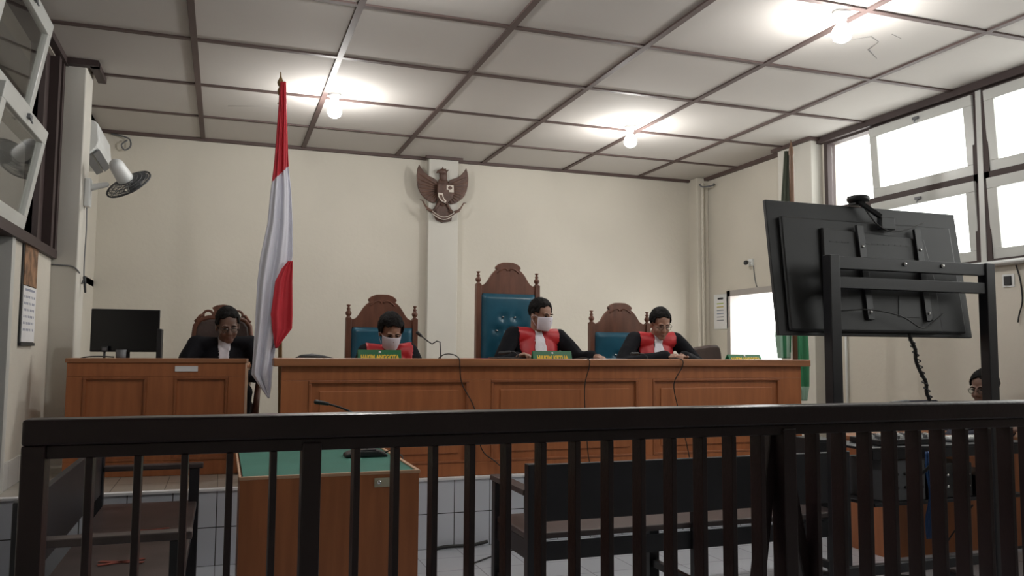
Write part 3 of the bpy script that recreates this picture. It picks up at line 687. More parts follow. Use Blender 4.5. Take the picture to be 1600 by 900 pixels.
# ================================================================== FLAGS
t = thing('national_flag', 'tall red and white flag hanging from a pole between the two desks', 'flag', (.404, 5.95, PZ))
base = Vector((.404, 5.95, PZ)); YF = 5.91
LT = Matrix.Rotation(-.025, 3, 'Y')
obj('pole', B().lathe([(.014, .03), (.014, 2.62), (.012, 2.66)], n=12, M=LT), M_gold, t)
obj('finial', B().lathe([(.012, 2.655), (.02, 2.665), (.024, 2.69), (.014, 2.715), (.012, 2.72), (.022, 2.735), (.024, 2.755), (.010, 2.785), (.006, 2.80), (.004, 2.825), (.001, 2.83)], n=14, M=LT), M_gold, t)
obj('pole_base', B().box(-.055, .03, -.16, .16, .001, .035).lathe([(.03, .035), (.03, .12), (.015, .14)], n=14), M_chairwood, t, bev=.004)
def cloth(rows, yb, nu, amp, waves, matfun, mats, phase=0, ph_v=.004):
    """rows: (v, left px, right px) of the hanging cloth at depth yb"""
    b = B(); grid = []; vs = []
    for (va, la, ra), (vb, lb, rb) in zip(rows, rows[1:]):
        n = max(1, int((vb-va)/2.2))
        for i in range(n): q = i/n; vs.append((va+(vb-va)*q, la+(lb-la)*q, ra+(rb-ra)*q))
    vs.append(rows[-1])
    for v, l, r_ in vs:
        rw = []
        for i in range(nu+1):
            u_ = i/nu; px = l+(r_-l)*u_; p = at(px, v, y=yb); wdt = min(1, (r_-l)/40)
            p.y = yb + amp*wdt*math.sin(u_*2*PI*waves+phase+v*ph_v) + .3*amp*math.sin(u_*2*PI*waves*2.3+v*.011)
            vert = b.bm.verts.new(p-base); rw.append((vert, px, v))
        grid.append(rw)
    for A, D in zip(grid, grid[1:]):
        for i in range(nu):
            f = b.bm.faces.new((A[i][0], A[i+1][0], D[i+1][0], D[i][0])); f.smooth = True
            f.material_index = matfun((A[i][1]+A[i+1][1]+D[i][1]+D[i+1][1])/4, (A[i][2]+D[i][2])/2)
    return b
def redwhite(px, v): return 0 if v < 285-(px-424)*(23/24.) else 1
main = [(128, 438, 447), (160, 436, 448), (200, 433, 449), (240, 430, 450), (262, 428, 451), (300, 423, 455), (350, 418, 457), (400, 407, 457), (440, 402, 450), (500, 399, 442), (547, 396, 430), (585, 393, 425), (600, 403, 424), (622, 419, 421)]
fo = obj('flag_cloth', cloth(main, YF, 36, .022, 2.2, redwhite, None), [M_flagred, M_flagwhite], t, smooth=True, solid=.004)
tail = [(408, 450, 457), (420, 440, 457), (440, 430, 456.5), (491, 423, 457), (513, 425, 456), (530, 428, 443), (544, 430, 433)]
obj('red_fold', cloth(tail, YF-.035, 18, .014, 1.3, lambda a, b_: 0, None, 1), [M_flagred], t, smooth=True, solid=.004)
for k in range(7): obj('flag_ring', B().tube([LT @ Vector((.018*math.cos(a)-.003, .018*math.sin(a), 2.60-k*.14)) for a in [i*2*PI/10 for i in range(10)]], .003, 5, closed=True), M_gold, t)
t = thing('green_flag', 'green flag on a wooden pole behind the television, at the right end of the bench', 'flag', (4.735, 5.95, PZ))
base = Vector((4.735, 5.95, PZ))
obj('pole', B().lathe([(.022, .03), (.022, 2.5), (.018, 2.60), (.024, 2.62), (.020, 2.66), (.008, 2.70), (.002, 2.745)], n=12), mat('pole_wood', (.15, .08, .045), .5), t)
obj('pole_base', B().lathe([(.13, .001), (.13, .02), (.05, .05), (.03, .12), (.022, .13)], n=20), M_plastic, t)
gm = [(236, 1230, 1236), (313, 1224, 1240), (380, 1220, 1250), (450, 1216, 1255), (525, 1212, 1262), (570, 1214, 1264), (600, 1246, 1263), (610, 1250, 1262), (626, 1252, 1260)]
def gcol(px, v): return 2 if v < 340 and px < 1234 else (1 if (v > 604 or (v > 400 and px < 1224) or (1228 < px < 1236 and v > 480)) else 0)
obj('flag_cloth', cloth([(236, 1226, 1233), (313, 1221, 1236), (380, 1217, 1236), (450, 1214, 1237), (525, 1212, 1238), (560, 1216, 1236)], 5.985, 20, .02, 2, gcol, None), [M_green, M_palegreen, M_olive], t, smooth=True, solid=.004)
obj('flag_fold', cloth([(330, 1240, 1244), (400, 1240, 1254), (450, 1240, 1258), (525, 1241, 1262), (570, 1243, 1264), (604, 1246, 1264), (610, 1250, 1263), (626, 1252, 1261)], 5.99, 14, .016, 1.5, gcol, None), [M_green, M_palegreen, M_olive], t, smooth=True, solid=.004)
# ================================================================== EMBLEM
t = thing('eagle_emblem', 'carved brown eagle emblem with shield and ribbon on the back pillar', 'emblem', (2.252, YB-.10, 3.03))
def E(x_, z_): return ((x_-515)*.00098, 3.336-(z_-190)*.00097-3.03)
def Ep(pts): return [E(*p) for p in pts]
for s in (-1, 1):
    def mir(pts): return [((-a if s > 0 else a), b_) for a, b_ in pts]
    wing = Ep([(240, 178), (222, 230), (214, 300), (218, 380), (232, 450), (262, 510), (300, 555), (350, 590), (400, 610), (440, 600), (465, 520), (465, 400), (445, 345), (400, 318), (350, 300), (300, 262), (262, 215)])
    wo = obj('wing', B().prism(mir(wing), -.03, -.004), M_brass, t, bev=.006)
    fb = B()
    for k in range(1, 10):
        a = k/9; p0 = Vector((*E(455-10*a, 385+140*a), 0)); tip = Vector((*E([240, 232, 224, 225, 232, 252, 280, 320, 365, 415][k], [195, 285, 345, 400, 450, 500, 540, 570, 592, 603][k]), 0))
        q0 = Vector((p0.x*(-s), -.034, p0.y)); q1 = Vector((tip.x*(-s), -.028, tip.y))
        if s < 0: q0.x = p0.x; q1.x = tip.x
        else: q0.x = -p0.x; q1.x = -tip.x
        fb.tube([q0, q0.lerp(q1, .4), q0.lerp(q1, .8), q1], [.008, .011, .009, .003], 6)
    obj('feathers', fb, M_carvedlite, wo)
bd = B().ell((*E(515, 0)[:1], -.035, E(0, 470)[1]), (.075, .035, .17))
bd.ell((0, -.045, E(0, 300)[1]), (.045, .035, .07)); bd.prism(Ep([(470, 560), (430, 650), (400, 690), (440, 800), (515, 830), (620, 805), (640, 690), (600, 650), (560, 560)]), -.03, -.006)
obj('body', bd, M_brass, t)
hd = B().ell((-.008, -.05, E(0, 248)[1]), (.050, .03, .036)); hd.tube([(-.04, -.05, E(0, 240)[1]), (-.065, -.05, E(0, 250)[1]), (-.078, -.05, E(0, 268)[1])], [.018, .014, .005], 8)
for p, q in (((500, 230), (510, 190)), ((530, 232), (545, 208)), ((545, 240), (578, 222))): a = E(*p); b_ = E(*q); hd.tube([(a[0], -.045, a[1]), (b_[0], -.045, b_[1])], [.012, .004], 6)
obj('head', hd, M_brass, t)
for s in (-1, 1):
    q = B(); q.cap((s*.035, -.04, E(0, 590)[1]), (s*.085, -.04, E(0, 680)[1]), .02, .013)
    for k in (-1, 0, 1): q.tube([(s*.085, -.04, E(0, 680)[1]), (s*.095+k*.018, -.05, E(0, 705)[1]), (s*.09+k*.02, -.05, E(0, 722)[1])], [.009, .008, .003], 6)
    obj('claw', q, M_brass, t)
sh = obj('shield', B().prism(Ep([(445, 400), (630, 400), (635, 490), (610, 560), (540, 625), (465, 565), (440, 490)]), -.085, -.055), M_brass, t, bev=.004)
obj('shield_quarter', B().prism(Ep([(545, 405), (625, 405), (628, 485), (575, 485), (575, 460), (545, 460)]), -.089, -.085), M_cream, sh)
a = E(585, 437); obj('shield_mark', B().ell((a[0], -.089, a[1]), (.024, .006, .02)), M_brass, sh)
obj('shield_quarter', B().prism(Ep([(445, 500), (500, 505), (515, 560), (545, 590), (530, 615), (480, 590), (450, 545)]), -.089, -.085), M_cream, sh)
obj('shield_stripe', B().prism(Ep([(460, 520), (490, 522), (505, 565), (525, 592), (515, 600), (480, 572), (464, 545)]), -.091, -.089), M_carvedlite, sh)
rb = B(); arc = [E(385+26*i, 712+62*math.sin(PI*i/10)) for i in range(11)]
ri = [(a_, b_-.028) for a_, b_ in arc]
rb.prism(arc+ri[::-1], -.075, -.06)
rr = obj('ribbon', rb, M_brass, t)
for off_ in (0, -.028): obj('ribbon_edge', B().tube([(a_, -.077, b_+off_) for a_, b_ in arc], .0045, 6), M_cream, rr)
for s in (-1, 1):
    e1 = [(s*.125, -.06, E(0, 712)[1]), (s*.175, -.06, E(0, 690)[1]), (s*.205, -.06, E(0, 650)[1]), (s*.235, -.06, E(0, 595)[1]), (s*.265, -.055, E(0, 590)[1])]
    obj('ribbon_tail', B().tube(e1, [.016, .018, .009, .008, .004], 6), M_carvedlite, rr)
    obj('ribbon_curl', B().tube([(s*.15, -.06, E(0, 690)[1]), (s*.165, -.065, E(0, 665)[1]), (s*.19, -.065, E(0, 690)[1]), (s*.21, -.06, E(0, 640)[1])], .005, 6), M_cream, rr)
# ================================================================== PODIUM
t = thing('podium_table', 'teak podium table with green felt top behind the railing', 'table', (.48, 3.72, 0))
hw = .395; D_ = 1.08
obj('front_panel', B().box(-hw+.005, hw-.005, .008, .040, .001, .742), M_wood, t)
obj('side_panel', B().box(-hw+.02, -hw+.045, .045, D_-.05, .001, .735), M_wood, t)
obj('side_panel', B().box(hw-.045, hw-.02, .045, D_-.05, .001, .735), M_wood, t)
obj('back_panel', B().box(-hw+.02, hw-.02, D_-.05, D_-.025, .1, .735), M_wood, t)
obj('felt_top', B().box(-hw+.018, hw-.018, .018, D_-.018, .735, .750), M_felt, t)
rim = B().box(-hw, hw, .004, .018, .742, .757).box(-hw, hw, D_-.018, D_, .742, .757).box(-hw, -hw+.010, .018, D_-.018, .742, .757).box(hw-.018, hw, .018, D_-.018, .742, .757)
obj('rim', rim, M_woodlite, t, bev=.003)
lp = obj('lock_plate', B().box(.185, .29, .003, .008, .687, .727), mat('lock_paper', (.42, .40, .30), .7), t)
obj('lock', B().lathe([(.001, 0), (.010, 0), (.010, .006), (.001, .006)], (.205, .002, .709), 12, M=Matrix.Rotation(R(90), 3, 'X')), M_chrome, lp)
t = thing('conference_microphone', 'conference microphone with long neck on the green felt table', 'microphone', (.72, 4.32, .750))
obj('base', B().prism([(-.11, .001), (.11, .001), (.105, .018), (.06, .034), (-.06, .034), (-.105, .018)], -.06, .06), M_plastic, t, bev=.008)
obj('speaker_grille', B().box(-.03, .05, -.05, .02, .034, .040), M_steel, t, bev=.003)
gp = [at(575, 705, y=4.3), at(568, 680, y=4.3), at(556, 650, y=4.3), at(535, 638, y=4.3), at(512, 631, y=4.3)]
obj('gooseneck', B().tube([Vector((.0, -.02, .03))]+[p-Vector((.72, 4.32, .75)) for p in smooth(gp)], .005, 8), M_plastic, t)
q = Vector((.72, 4.32, .75)); obj('mic_head', B().cap(at(512, 631, y=4.3)-q, at(494, 628, y=4.3)-q, .009, .012), M_plastic, t)
cable('black cable from the conference microphone over the right edge of the green table', [(.83, 4.35, .762), (.86, 4.33, .775), (.88, 4.25, .765), (.885, 4.15, .74), (.89, 4.1, .5), (.90, 4.1, .05)], .004)
# ================================================================== BENCHES
def bench(label, x, y, rz, L, mid=True, zt=.76, arm=.635):
    t = thing('black_bench', label, 'bench', (x, y, 0), rz, group='black wooden benches')
    h = L/2
    obj('backrest', B().bar((-h, .015, .62), (h, .015, .62), .03, .27, (0, 0, 1)) if False else B().box(-h+.05, h-.05, 0, .028, .49, zt-.005), M_black, t, bev=.004)
    obj('seat', B().box(-h+.01, h-.01, -.50, -.01, .40, .43), M_seatwood, t, bev=.006)
    obj('apron', B().box(-h+.05, h-.05, -.47, -.445, .31, .40), M_black, t); obj('apron', B().box(-h+.05, h-.05, -.025, .0, .30, .385), M_black, t)
    for s in (-1, 1):
        obj('back_post', B().box(s*(h-.025)-.03, s*(h-.025)+.03, -.01, .045, .001, zt), M_black, t, bev=.004)
        obj('front_leg', B().box(s*(h-.025)-.03, s*(h-.025)+.03, -.51, -.455, .001, arm-.03), M_black, t, bev=.004)
        obj('armrest', B().box(s*(h-.025)-.035, s*(h-.025)+.035, -.53, -.01, arm-.03, arm), M_seatwood, t, bev=.006)
        obj('stretcher', B().box(s*(h-.025)-.015, s*(h-.025)+.015, -.46, -.01, .10, .14), M_black, t)
        obj('seat_rail', B().box(s*(h-.025)-.015, s*(h-.025)+.015, -.46, -.01, .31, .40), M_black, t)
    if mid:
        obj('back_leg', B().box(-.03, .03, -.02, .03, .001, .49), M_black, t); obj('front_leg', B().box(-.03, .03, -.50, -.445, .001, .40), M_black, t)
        obj('stretcher', B().box(-.015, .015, -.46, -.02, .10, .14), M_black, t)
    return t
bench('long black wooden bench behind the railing, facing the judges, right of the podium', 2.33, 3.72, PI, 1.88, True, .765, .64)
bench('black wooden bench at the left, side on, left of the podium', -.61, 4.20, PI/2, 1.93, False, .775, .645)
for (x, y, z) in ((-.30, 4.35, .431), (-.36, 3.75, .431)):
    b = B(); b.box(-.09, .09, -.012, .012, .001, .003, M=Matrix.Rotation(R(20), 3, 'Z')); b.box(-.09, .09, -.012, .012, .001, .003, M=Matrix.Rotation(R(-20), 3, 'Z'))
    tag(obj('tape_cross', b, M_redtape, loc=(x, y, z)), 'red tape cross on the far seat place of the left bench' if y > 4 else 'red tape cross on the near seat place of the left bench', 'tape', 'red tape crosses on the left bench')
# ================================================================== TELEVISION STAND
t = thing('television_stand', 'black steel upright television stand behind the right end of the railing', 'stand', (3.472, 3.40, 0))
for s in (-1, 1):
    obj('upright', B().box(s*.531-.032, s*.531+.032, -.03, .03, .05, 1.805), M_steel, t, bev=.004)
    obj('foot', B().box(s*.531-.035, s*.531+.035, -.26, .32, .02, .06), M_steel, t, bev=.006)
    for q in (-.22, .28): obj('caster', B().lathe([(.001, -.012), (.019, -.012), (.019, .012), (.001, .012)], (s*.531, q, .0195), 14, M=Matrix.Rotation(R(90), 3, 'Y')), M_plastic, t)
obj('crossbar', B().box(-.499, .499, -.02, .02, 1.735, 1.80), M_steel, t, bev=.003)
obj('crossbar', B().box(-.499, .499, -.02, .02, 1.635, 1.695), M_steel, t, bev=.003)
obj('crossbar', B().box(-.499, .499, -.02, .02, .18, .23), M_steel, t, bev=.003)
for x in (-.07, .19): obj('bolt', B().lathe([(.001, 0), (.012, 0), (.010, .010), (.001, .012)], (x, -.02, 1.775), 12, M=Matrix.Rotation(R(90), 3, 'X')), M_chrome, t)
TVx, TVy, TVz = 3.342, 3.50, 1.393; TA = math.atan2(.095, .72)
MT = Matrix.Rotation(-TA, 3, 'X')
t = thing('television', 'large black flat television seen from behind on its stand', 'television', (TVx, TVy, TVz))
HW, HT = .656, .725
obj('casing', B().prism([(-HW, 0), (HW, 0), (HW, HT), (-HW, HT)], .0, .022, M=MT), M_tvback, t, bev=.004)
obj('screen', B().prism([(-HW+.012, .015), (HW-.012, .015), (HW-.012, HT-.012), (-HW+.012, HT-.012)], .022, .025, M=MT), M_screen, t)
obj('rear_cover', B().prism([(-HW+.06, .02), (HW-.06, .02), (HW-.07, HT-.09), (-HW+.07, HT-.09)], -.022, 0, M=MT), M_tvback, t, bev=.012)
obj('electronics_hump', B().prism([(-.36, .02), (.40, .02), (.40, .30), (.36, .55), (-.34, .58), (-.36, .3)], -.042, -.022, M=MT), M_tvback, t, bev=.008)
ve = B()
for k in range(16): ve.prism([(-.30+k*.04, .50), (-.275+k*.04, .50), (-.275+k*.04, .506), (-.30+k*.04, .506)], -.044, -.042, M=MT)
obj('vents', ve, M_plastic, t)
for x in (-.10, .30):
    mb = obj('mount_rail', B().prism([(x-.022, .08), (x+.022, .08), (x+.022, .60), (x-.022, .60)], -.060, -.042, M=MT), M_steel, t, bev=.002)
    for zz in (.12, .48): obj('screw', B().ell(MT @ Vector((x, -.062, zz)), (.009, .006, .009), sub=2), M_chrome, mb)
obj('port_panel', B().prism([(.10, .10), (.24, .10), (.26, .22), (.12, .22)], -.046, -.042, M=MT), M_plastic, t)
obj('rating_label', B().prism([(-.32, .20), (-.22, .20), (-.22, .33), (-.32, .33)], -.044, -.042, M=MT), mat('dark_label', (.05, .05, .055), .6), t)
t = thing('video_camera', 'small black conference camera clipped on top of the television', 'camera', (3.29, 3.58, 2.105))
obj('clip', B().box(-.05, .05, -.05, .03, -.05, -.002), M_plastic, t, bev=.006) if False else obj('clip', B().box(-.035, .035, -.02, .04, .0125, .03), M_plastic, t, bev=.004)
obj('camera_body', B().lathe([(.001, .03), (.055, .03), (.062, .045), (.058, .06), (.03, .068), (.001, .07)], n=22), M_plastic, t)
obj('strap', B().bar((.09, -.065, -.055), (-.02, -.02, .03), .03, .02), M_plastic, t)
tag(obj('adapter_box', B().box(-.05, .05, -.035, .0, -.05, .02), M_plastic, bev=.006, loc=(3.43, 3.545, 2.03)), 'black adapter box fixed behind the television top edge', 'box')
cable('thin cables hanging behind the television from its top', [(3.30, 3.54, 2.09), (3.32, 3.48, 2.0), (3.40, 3.46, 1.96), (3.55, 3.47, 1.99), (3.66, 3.49, 2.03)], .004)
cable('thin cable drooping across the television back below the crossbars', [(3.02, 3.44, 1.52), (3.2, 3.42, 1.53), (3.4, 3.41, 1.50), (3.55, 3.42, 1.44), (3.65, 3.43, 1.48), (3.72, 3.44, 1.52)], .004)
a_ = at(1422, 528, y=3.5); b_ = at(1455, 632, y=3.5)
sp = [a_+Vector((0, 0, .06))]+[a_.lerp(b_, i/6)+Vector((.012*math.sin(i*2), 0, 0)) for i in range(7)]+[Vector((b_.x+.02, 3.5, .75)), Vector((b_.x+.02, 3.62, .62))]
cs = cable('thick spiral-wrapped cable hanging down from the television bottom', sp, .010)
hel = []
for i in range(160):
    q = i/159; p = (a_).lerp(b_, q); hel.append(p+Vector((.012*math.cos(q*70)+.004, .014*math.sin(q*70), 0)))
obj('spiral_wrap', B().tube(hel, .0035, 5), M_plastic, cs)
# ================================================================== OPERATOR CORNER
t = thing('operator_desk', 'plain teak desk at the right behind the equipment rack', 'desk', (4.72, 4.15, 0))
obj('front_panel', B().box(-.68, .86, 0, .02, .02, .72), M_wood, t)
obj('side_panel', B().box(-.68, -.66, .02, .5, .001, .72), M_wood, t); obj('side_panel', B().box(.84, .86, .02, .5, .001, .72), M_wood, t)
obj('desktop', B().box(-.70, .88, -.03, .53, .72, .745), M_woodtop, t, bev=.003)
t = thing('equipment_rack', 'low black equipment rack with audio gear before the right desk', 'rack', (4.06, 3.72, 0))
RW = .62
for s in (-1, 1):
    for q in (.02, .34): obj('leg', B().box(s*(RW-.02)-.015, s*(RW-.02)+.015, q-.015, q+.015, .001, .755), M_steel, t)
obj('shelf', B().box(-RW, RW, 0, .36, .755, .77), M_black, t, bev=.003)
obj('shelf', B().box(-RW+.04, RW-.04, 0, .36, .44, .46), M_black, t, bev=.003)
obj('skirt', B().box(-RW+.04, RW-.04, .005, .015, .70, .755), M_black, t)
def box_thing(name, label, cat, loc, dims, m, front, group=None):
    t = thing(name, label, cat, loc, group=group)
    a, b_, c_ = dims
    h_ = obj('housing', B().box(-a/2, a/2, 0, b_, .001, c_), m, t, bev=.005)
    front(t, a, b_, c_); return t
def knobs(n, mm=M_grey, rows=1):
    def f(t, a, b_, c_):
        for r_ in range(rows):
            for i in range(n): obj('knob', B().lathe([(.001, 0), (.009, 0), (.008, .012), (.001, .012)], (-a*.4+a*.8*i/max(1, n-1), 0, c_*(r_+1)/(rows+1)), 10, M=Matrix.Rotation(R(90), 3, 'X')), mm, t)
    return f
box_thing('amplifier', 'grey faced amplifier on the rack shelf, left of the other', 'amplifier', (3.72, 3.74, .4605), (.30, .3, .23), M_grey, knobs(5, M_plastic, 2))
box_thing('amplifier', 'black amplifier with grey knobs in the middle of the rack shelf', 'amplifier', (4.06, 3.74, .4605), (.34, .3, .20), M_plastic, knobs(6, M_chrome, 2))
box_thing('receiver', 'dark receiver with pale buttons at the right of the rack shelf', 'receiver', (4.42, 3.74, .4605), (.30, .3, .12), M_plastic, knobs(5, M_white, 1))
def mixtop(t, a, b_, c_):
    for i in range(14):
        for j in range(4): obj('fader_knob' , B().box(-a*.45+a*.9*i/13-.008, -a*.45+a*.9*i/13+.008, .02+j*.05, .035+j*.05, c_, c_+.018), M_white if (i+j) % 2 else M_grey, t)
box_thing('mixing_console', 'mixing console with pale knobs on top of the equipment rack', 'mixer', (3.83, 3.78, .7705), (.50, .24, .035), M_plastic, mixtop)
box_thing('keyboard', 'pale computer keyboard on the right of the equipment rack top', 'keyboard', (4.36, 3.80, .7705), (.40, .14, .02), M_grey, lambda t, a, b_, c_: obj('keys', (lambda b: [b.box(-a*.46+i*a*.065, -a*.46+i*a*.065+.019, .015+j*.03, .037+j*.03, c_, c_+.008) for i in range(14) for j in range(4)] and b)(B()), M_white, t))
mic('gooseneck microphone lying low over the rack beside the television stand', (3.72, 4.06, .7705), [(3.72, 4.06, .78), (3.72, 4.0, .90), at(1372, 634, y=3.95), at(1390, 630, y=3.95)], [at(1392, 630, y=3.95), at(1418, 628, y=3.95)], bw=.035)
t = thing('loudspeaker', 'upright black loudspeaker box left of the equipment rack', 'loudspeaker', (3.357, 3.95, 0))
obj('cabinet', B().box(-.07, .07, 0, .2, .40, .80), M_plastic, t, bev=.006); obj('stand_pole', B().lathe([(.018, .02), (.018, .40)], (0, .1, 0), 12), M_steel, t); obj('stand_base', B().lathe([(.001, .001), (.068, .001), (.068, .015), (.001, .02)], (0, .1, 0), 20), M_steel, t)
obj('speaker_grille', B().box(-.06, .06, -.006, 0, .42, .78), M_black, t)
for i, (x, l_) in enumerate(((3.86, 'blue cable bundle hanging at the left of the equipment rack'), )):
    b = B()
    for k in range(5): b.tube(smooth([(x-.02+k*.012, 3.70, .74), (x-.035+k*.014, 3.685, .62), (x-.02+k*.008, 3.68, .50), (x-.045+k*.01, 3.69, .36), (x-.03+k*.008, 3.7, .25)]), .006, 6)
    tag(obj('cable_bundle', b, M_blue), l_, 'cables')
cable('black cable looping on the floor under the equipment rack', [(3.60, 3.70, .3), (3.57, 3.72, .15), (3.62, 3.78, .012), (3.75, 3.86, .008), (3.86, 3.80, .008), (3.80, 3.68, .008), (3.92, 3.65, .008)], .007)
cable('thin black cable slanting across the teak front under the rack', [(4.22, 3.735, .41), (4.28, 3.9, .25), (4.36, 4.08, .08), (4.4, 4.12, .01)], .005)
t = thing('office_chair', 'dark office chair under the seated person at right', 'chair', (5.00, 4.62, 0))
obj('seat', B().box(-.22, .22, -.25, .2, .36, .41), M_navy, t, bev=.02); obj('backrest', B().box(-.2, .2, .24, .28, .55, .95), M_navy, t, bev=.02)
obj('pedestal', B().lathe([(.025, .06), (.025, .36)], n=12), M_steel, t)
fb = B()
for k in range(5): a = k*2*PI/5+.3; fb.bar((0, 0, .06), (.26*math.cos(a), .26*math.sin(a), .025), .035, .03)
obj('star_base', fb, M_steel, t); obj('back_support', B().bar((0, .1, .38), (0, .27, .60), .05, .015), M_steel, t)
# ================================================================== WALL THINGS
t = thing('wall_fan', 'white wall fan on the left column, head tilted down to the right', 'fan', (-1.03, 6.93, 2.50))
obj('bracket', B().box(.001, .045, -.045, .045, -.12, .10), M_white, t, bev=.01)
obj('arm', B().cap((.03, 0, .03), (.15, -.02, .06), .028, .02), M_white, t)
nf = Vector((.467, .53, -.705)).normalized(); cF = Vector((.305, -.02, .075)); MF = nf.to_track_quat('Z', 'Y').to_matrix()
obj('motor', B().cap(cF-nf*.17+Vector((0, 0, 0)), cF-nf*.06, .055, .062), M_white, t)
cg = B()
for rr_ in (.175, .15, .12, .09, .06):
    for s_ in (-1, 1): cg.tube([cF + MF @ Vector((rr_*math.cos(a), rr_*math.sin(a), s_*.035*(1-(rr_/.175)**3))) for a in [i*2*PI/36 for i in range(36)]], .0025 if rr_ < .17 else .007, 5, closed=True)
for k in range(36):
    a = k*2*PI/36
    for s_ in (-1, 1): cg.tube([cF + MF @ Vector((q*math.cos(a), q*math.sin(a), s_*.035*(1-(q/.175)**3))) for q in (.05, .09, .135, .175)], .0016, 4)
obj('cage', cg, M_grey, t)
for k in range(4):
    bl = B(); a = k*PI/2+.4; pl = []
    for (q, w0) in ((.03, .02), (.08, .045), (.13, .055), (.16, .03)):
        for s_ in (-1, 1): pl.append((q, s_*w0))
    vs = []
    for dz in (-.002, .002):
        for q, w_ in pl: vs.append(cF + MF @ Vector((q*math.cos(a)-w_*math.sin(a), q*math.sin(a)+w_*math.cos(a), w_*.35+dz)))
    bl._f(vs, [(0, 1, 3, 2), (2, 3, 5, 4), (4, 5, 7, 6), (8, 10, 11, 9), (10, 12, 13, 11), (12, 14, 15, 13), (0, 2, 10, 8), (2, 4, 12, 10), (4, 6, 14, 12), (1, 9, 11, 3), (3, 11, 13, 5), (5, 13, 15, 7), (6, 7, 15, 14), (0, 8, 9, 1)])
    obj('blade', bl, mat('blade_grey', (.12, .13, .14), .3), t)
obj('hub', B().cap(cF-nf*.05, cF+nf*.036, .03, .035), M_white, t)
t = thing('air_conditioner', 'white wall air conditioner high on the left wall behind the column', 'air conditioner', (XL, 7.60, 2.86))
obj('casing', B().prism([(.001, 0), (.14, 0), (.20, .06), (.215, .12), (.20, .26), (.17, .29), (.001, .29)], -.42, .42, plane='xz') if False else B().prism([(.001, 0), (.14, 0), (.20, .06), (.215, .12), (.20, .26), (.17, .29), (.001, .29)], -.42, .42), M_white, t, bev=.012); t.scale = (1.0, .9, .95)
obj('flap', B().bar((.13, -.38, -.012), (.13, .38, -.012), .012, .06, (1, 0, .6)), M_grey, t)
obj('flap', B().bar((.19, -.38, .028), (.19, .38, .028), .010, .06, (1, 0, 1)), M_grey, t)
cable('thin cable running down from the wall fan along the left column edge', [(-1.015, 6.95, 2.40), (-1.01, 6.95, 2.2), (-1.015, 6.96, 2.0), (-1.012, 6.95, 1.85)], .005, M_grey)
tag(obj('plug', B().cap((0, 0, 0), (.01, 0, -.11), .012, .008).cap((0, 0, -.01), (-.012, -.02, -.05), .008, .006), M_plastic, loc=(-1.005, 6.93, 1.84)), 'small dark plug hanging on the left column edge', 'plug')
cable('thin cable running across the face of the left column', [(-1.275, 6.742, 1.915), (-1.15, 6.742, 1.91), (-1.07, 6.742, 1.905), (-1.028, 6.742, 1.88), (-1.02, 6.80, 1.86)], .005, M_grey)
cable('small wire loop at the ceiling corner above the air conditioner', [(-1.1, 8.82, 3.42), (-1.0, 8.80, 3.40), (-.93, 8.78, 3.37), (-.92, 8.78, 3.30), (-.97, 8.78, 3.26), (-1.0, 8.78, 3.31), (-.95, 8.78, 3.36)], .008, M_grey)
t = thing('calendar', 'wall calendar with brown picture above a pale date sheet, left wall', 'calendar', (XL, 6.02, 1.96))
obj('rear_sheet', B().box(.002, .010, -.20, .20, -.635, 0), M_plastic, t)  # black sheet wider than the prints, leaving a dark band along one side
obj('picture', B().box(.010, .014, -.17, .20, -.26, -.005), M_brownpic, t)
sh_ = obj('date_sheet', B().box(.010, .014, -.17, .20, -.62, -.265), M_paper, t)
b = B()
for i in range(6):
    for j in range(7): b.box(.0142, .0146, -.14+j*.045, -.115+j*.045, -.34-i*.042, -.325-i*.042)
b.box(.0142, .0146, -.12, .15, -.295, -.280); obj('date_rows', b, mat('print_grey', (.30, .32, .40), .8), sh_)
obj('bottom_bar', B().box(.008, .02, -.20, .20, -.645, -.625), M_plastic, t)
t = thing('notice_board', 'small white notice hanging on the right wall beside the bright doorway', 'notice', (XR, 8.38, 1.58))
obj('board', B().box(-.012, -.001, -.15, .15, 0, .42), M_white, t, bev=.01)
obj('paper', B().box(-.015, -.012, -.11, .13, .02, .36), M_paper, t)
cols = [mat('ink_green', (.35, .45, .1), .8), mat('ink_yellow', (.5, .42, .1), .8), mat('ink_grey', (.25, .27, .3), .8), mat('ink_blue', (.2, .25, .35), .8)]
for i in range(6): obj('text_line', B().box(-.016, -.015, -.06, .08, .30-i*.04, .312-i*.04), cols[min(i, 3) if i < 4 else 2], t)
obj('clip', B().box(-.022, -.012, -.05, .05, .355, .375), M_plastic, t)
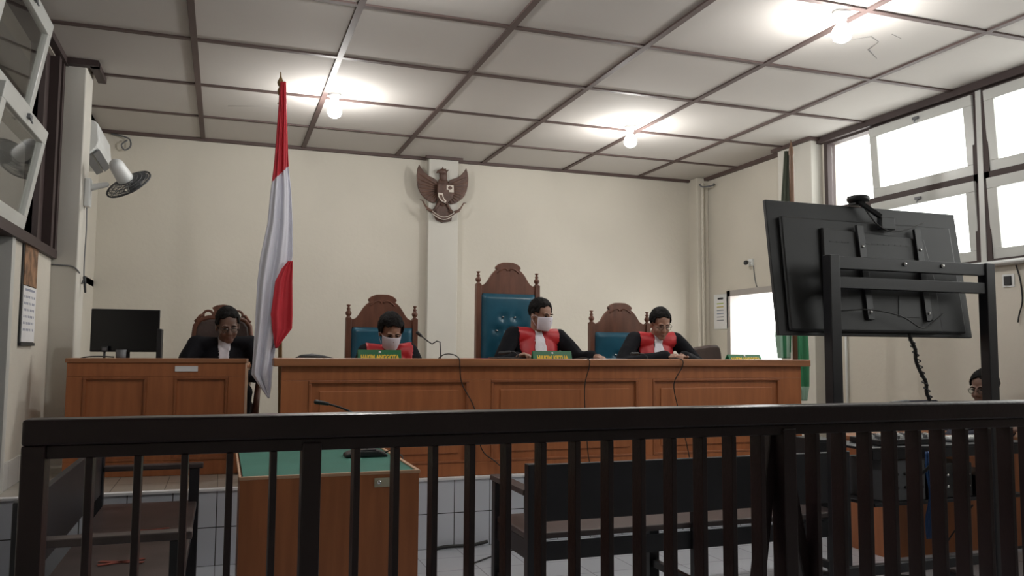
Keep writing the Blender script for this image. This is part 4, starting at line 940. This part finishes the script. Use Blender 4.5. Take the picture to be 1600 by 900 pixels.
t = thing('security_camera', 'small dark camera on a bracket on the right wall above the doorway', 'camera', (XR, 7.78, 2.32))
obj('bracket', B().box(-.015, -.001, -.04, .04, -.04, .04).tube([(-.01, 0, 0), (-.07, 0, .01)], .01), M_white, t)
obj('camera_body', B().cap((-.07, .0, .0), (-.10, -.03, -.01), .024, .026), M_plastic, t)
cable('thin wire running down from the security camera to the doorway frame', [(XR-.006, 7.74, 2.28), (XR-.006, 7.73, 2.2), (XR-.006, 7.71, 2.1), (XR-.006, 7.68, 2.035)], .005, M_grey)
t = thing('wall_socket', 'small dark wall socket right of the television below the windows', 'socket', (XR, 4.58, 1.86))
obj('plate', B().box(-.008, -.001, -.05, .05, -.05, .05), M_white, t, bev=.003); obj('socket', B().box(-.02, -.008, -.03, .03, -.035, .035), M_plastic, t, bev=.004)
cable('thin cable with plug hanging at the far right under the window sill', [(XR-.02, 4.50, 1.97), (XR-.02, 4.47, 1.85), (XR-.02, 4.46, 1.70), (XR-.02, 4.49, 1.60), (XR-.025, 4.50, 1.54)], .006)
t = thing('tube_fixture', 'white fluorescent tube fixture under the right window sill', 'lamp fixture', (XR, 4.5, 2.01))
obj('channel', B().box(-.055, -.001, -.45, .42, -.03, .0), M_white, t, bev=.004)
obj('tube', B().tube([(-.075, -.40, -.012), (-.075, .38, -.012)], .013, 10), M_white, t); 
for s in (-1, 1): obj('end_holder', B().box(-.09, -.02, s*.41-.015-.01, s*.41+.015-.01, -.03, .01), M_chrome, t, bev=.003)
tag(obj('wall_pipe', B().tube([(XR-.02, 6.30, .455), (XR-.02, 6.30, 1.98)], .012, 8), M_white), 'thin white pipe running up the right wall under the windows', 'pipe')
tag(obj('wall_pipe', B().tube([(XR-.10, YB-.225, .456), (XR-.10, YB-.225, 3.34), (XR-.10, YB-.235, 3.38)], .02, 8), M_wall), 'cream pipe running up the far right corner of the room', 'pipe')
cable('cable stub under the ceiling at the far right corner', [(XR-.01, 8.5, 3.36), (XR-.05, 8.45, 3.33), (XR-.16, 8.5, 3.31), (XR-.18, 8.55, 3.35)], .01, M_grey)
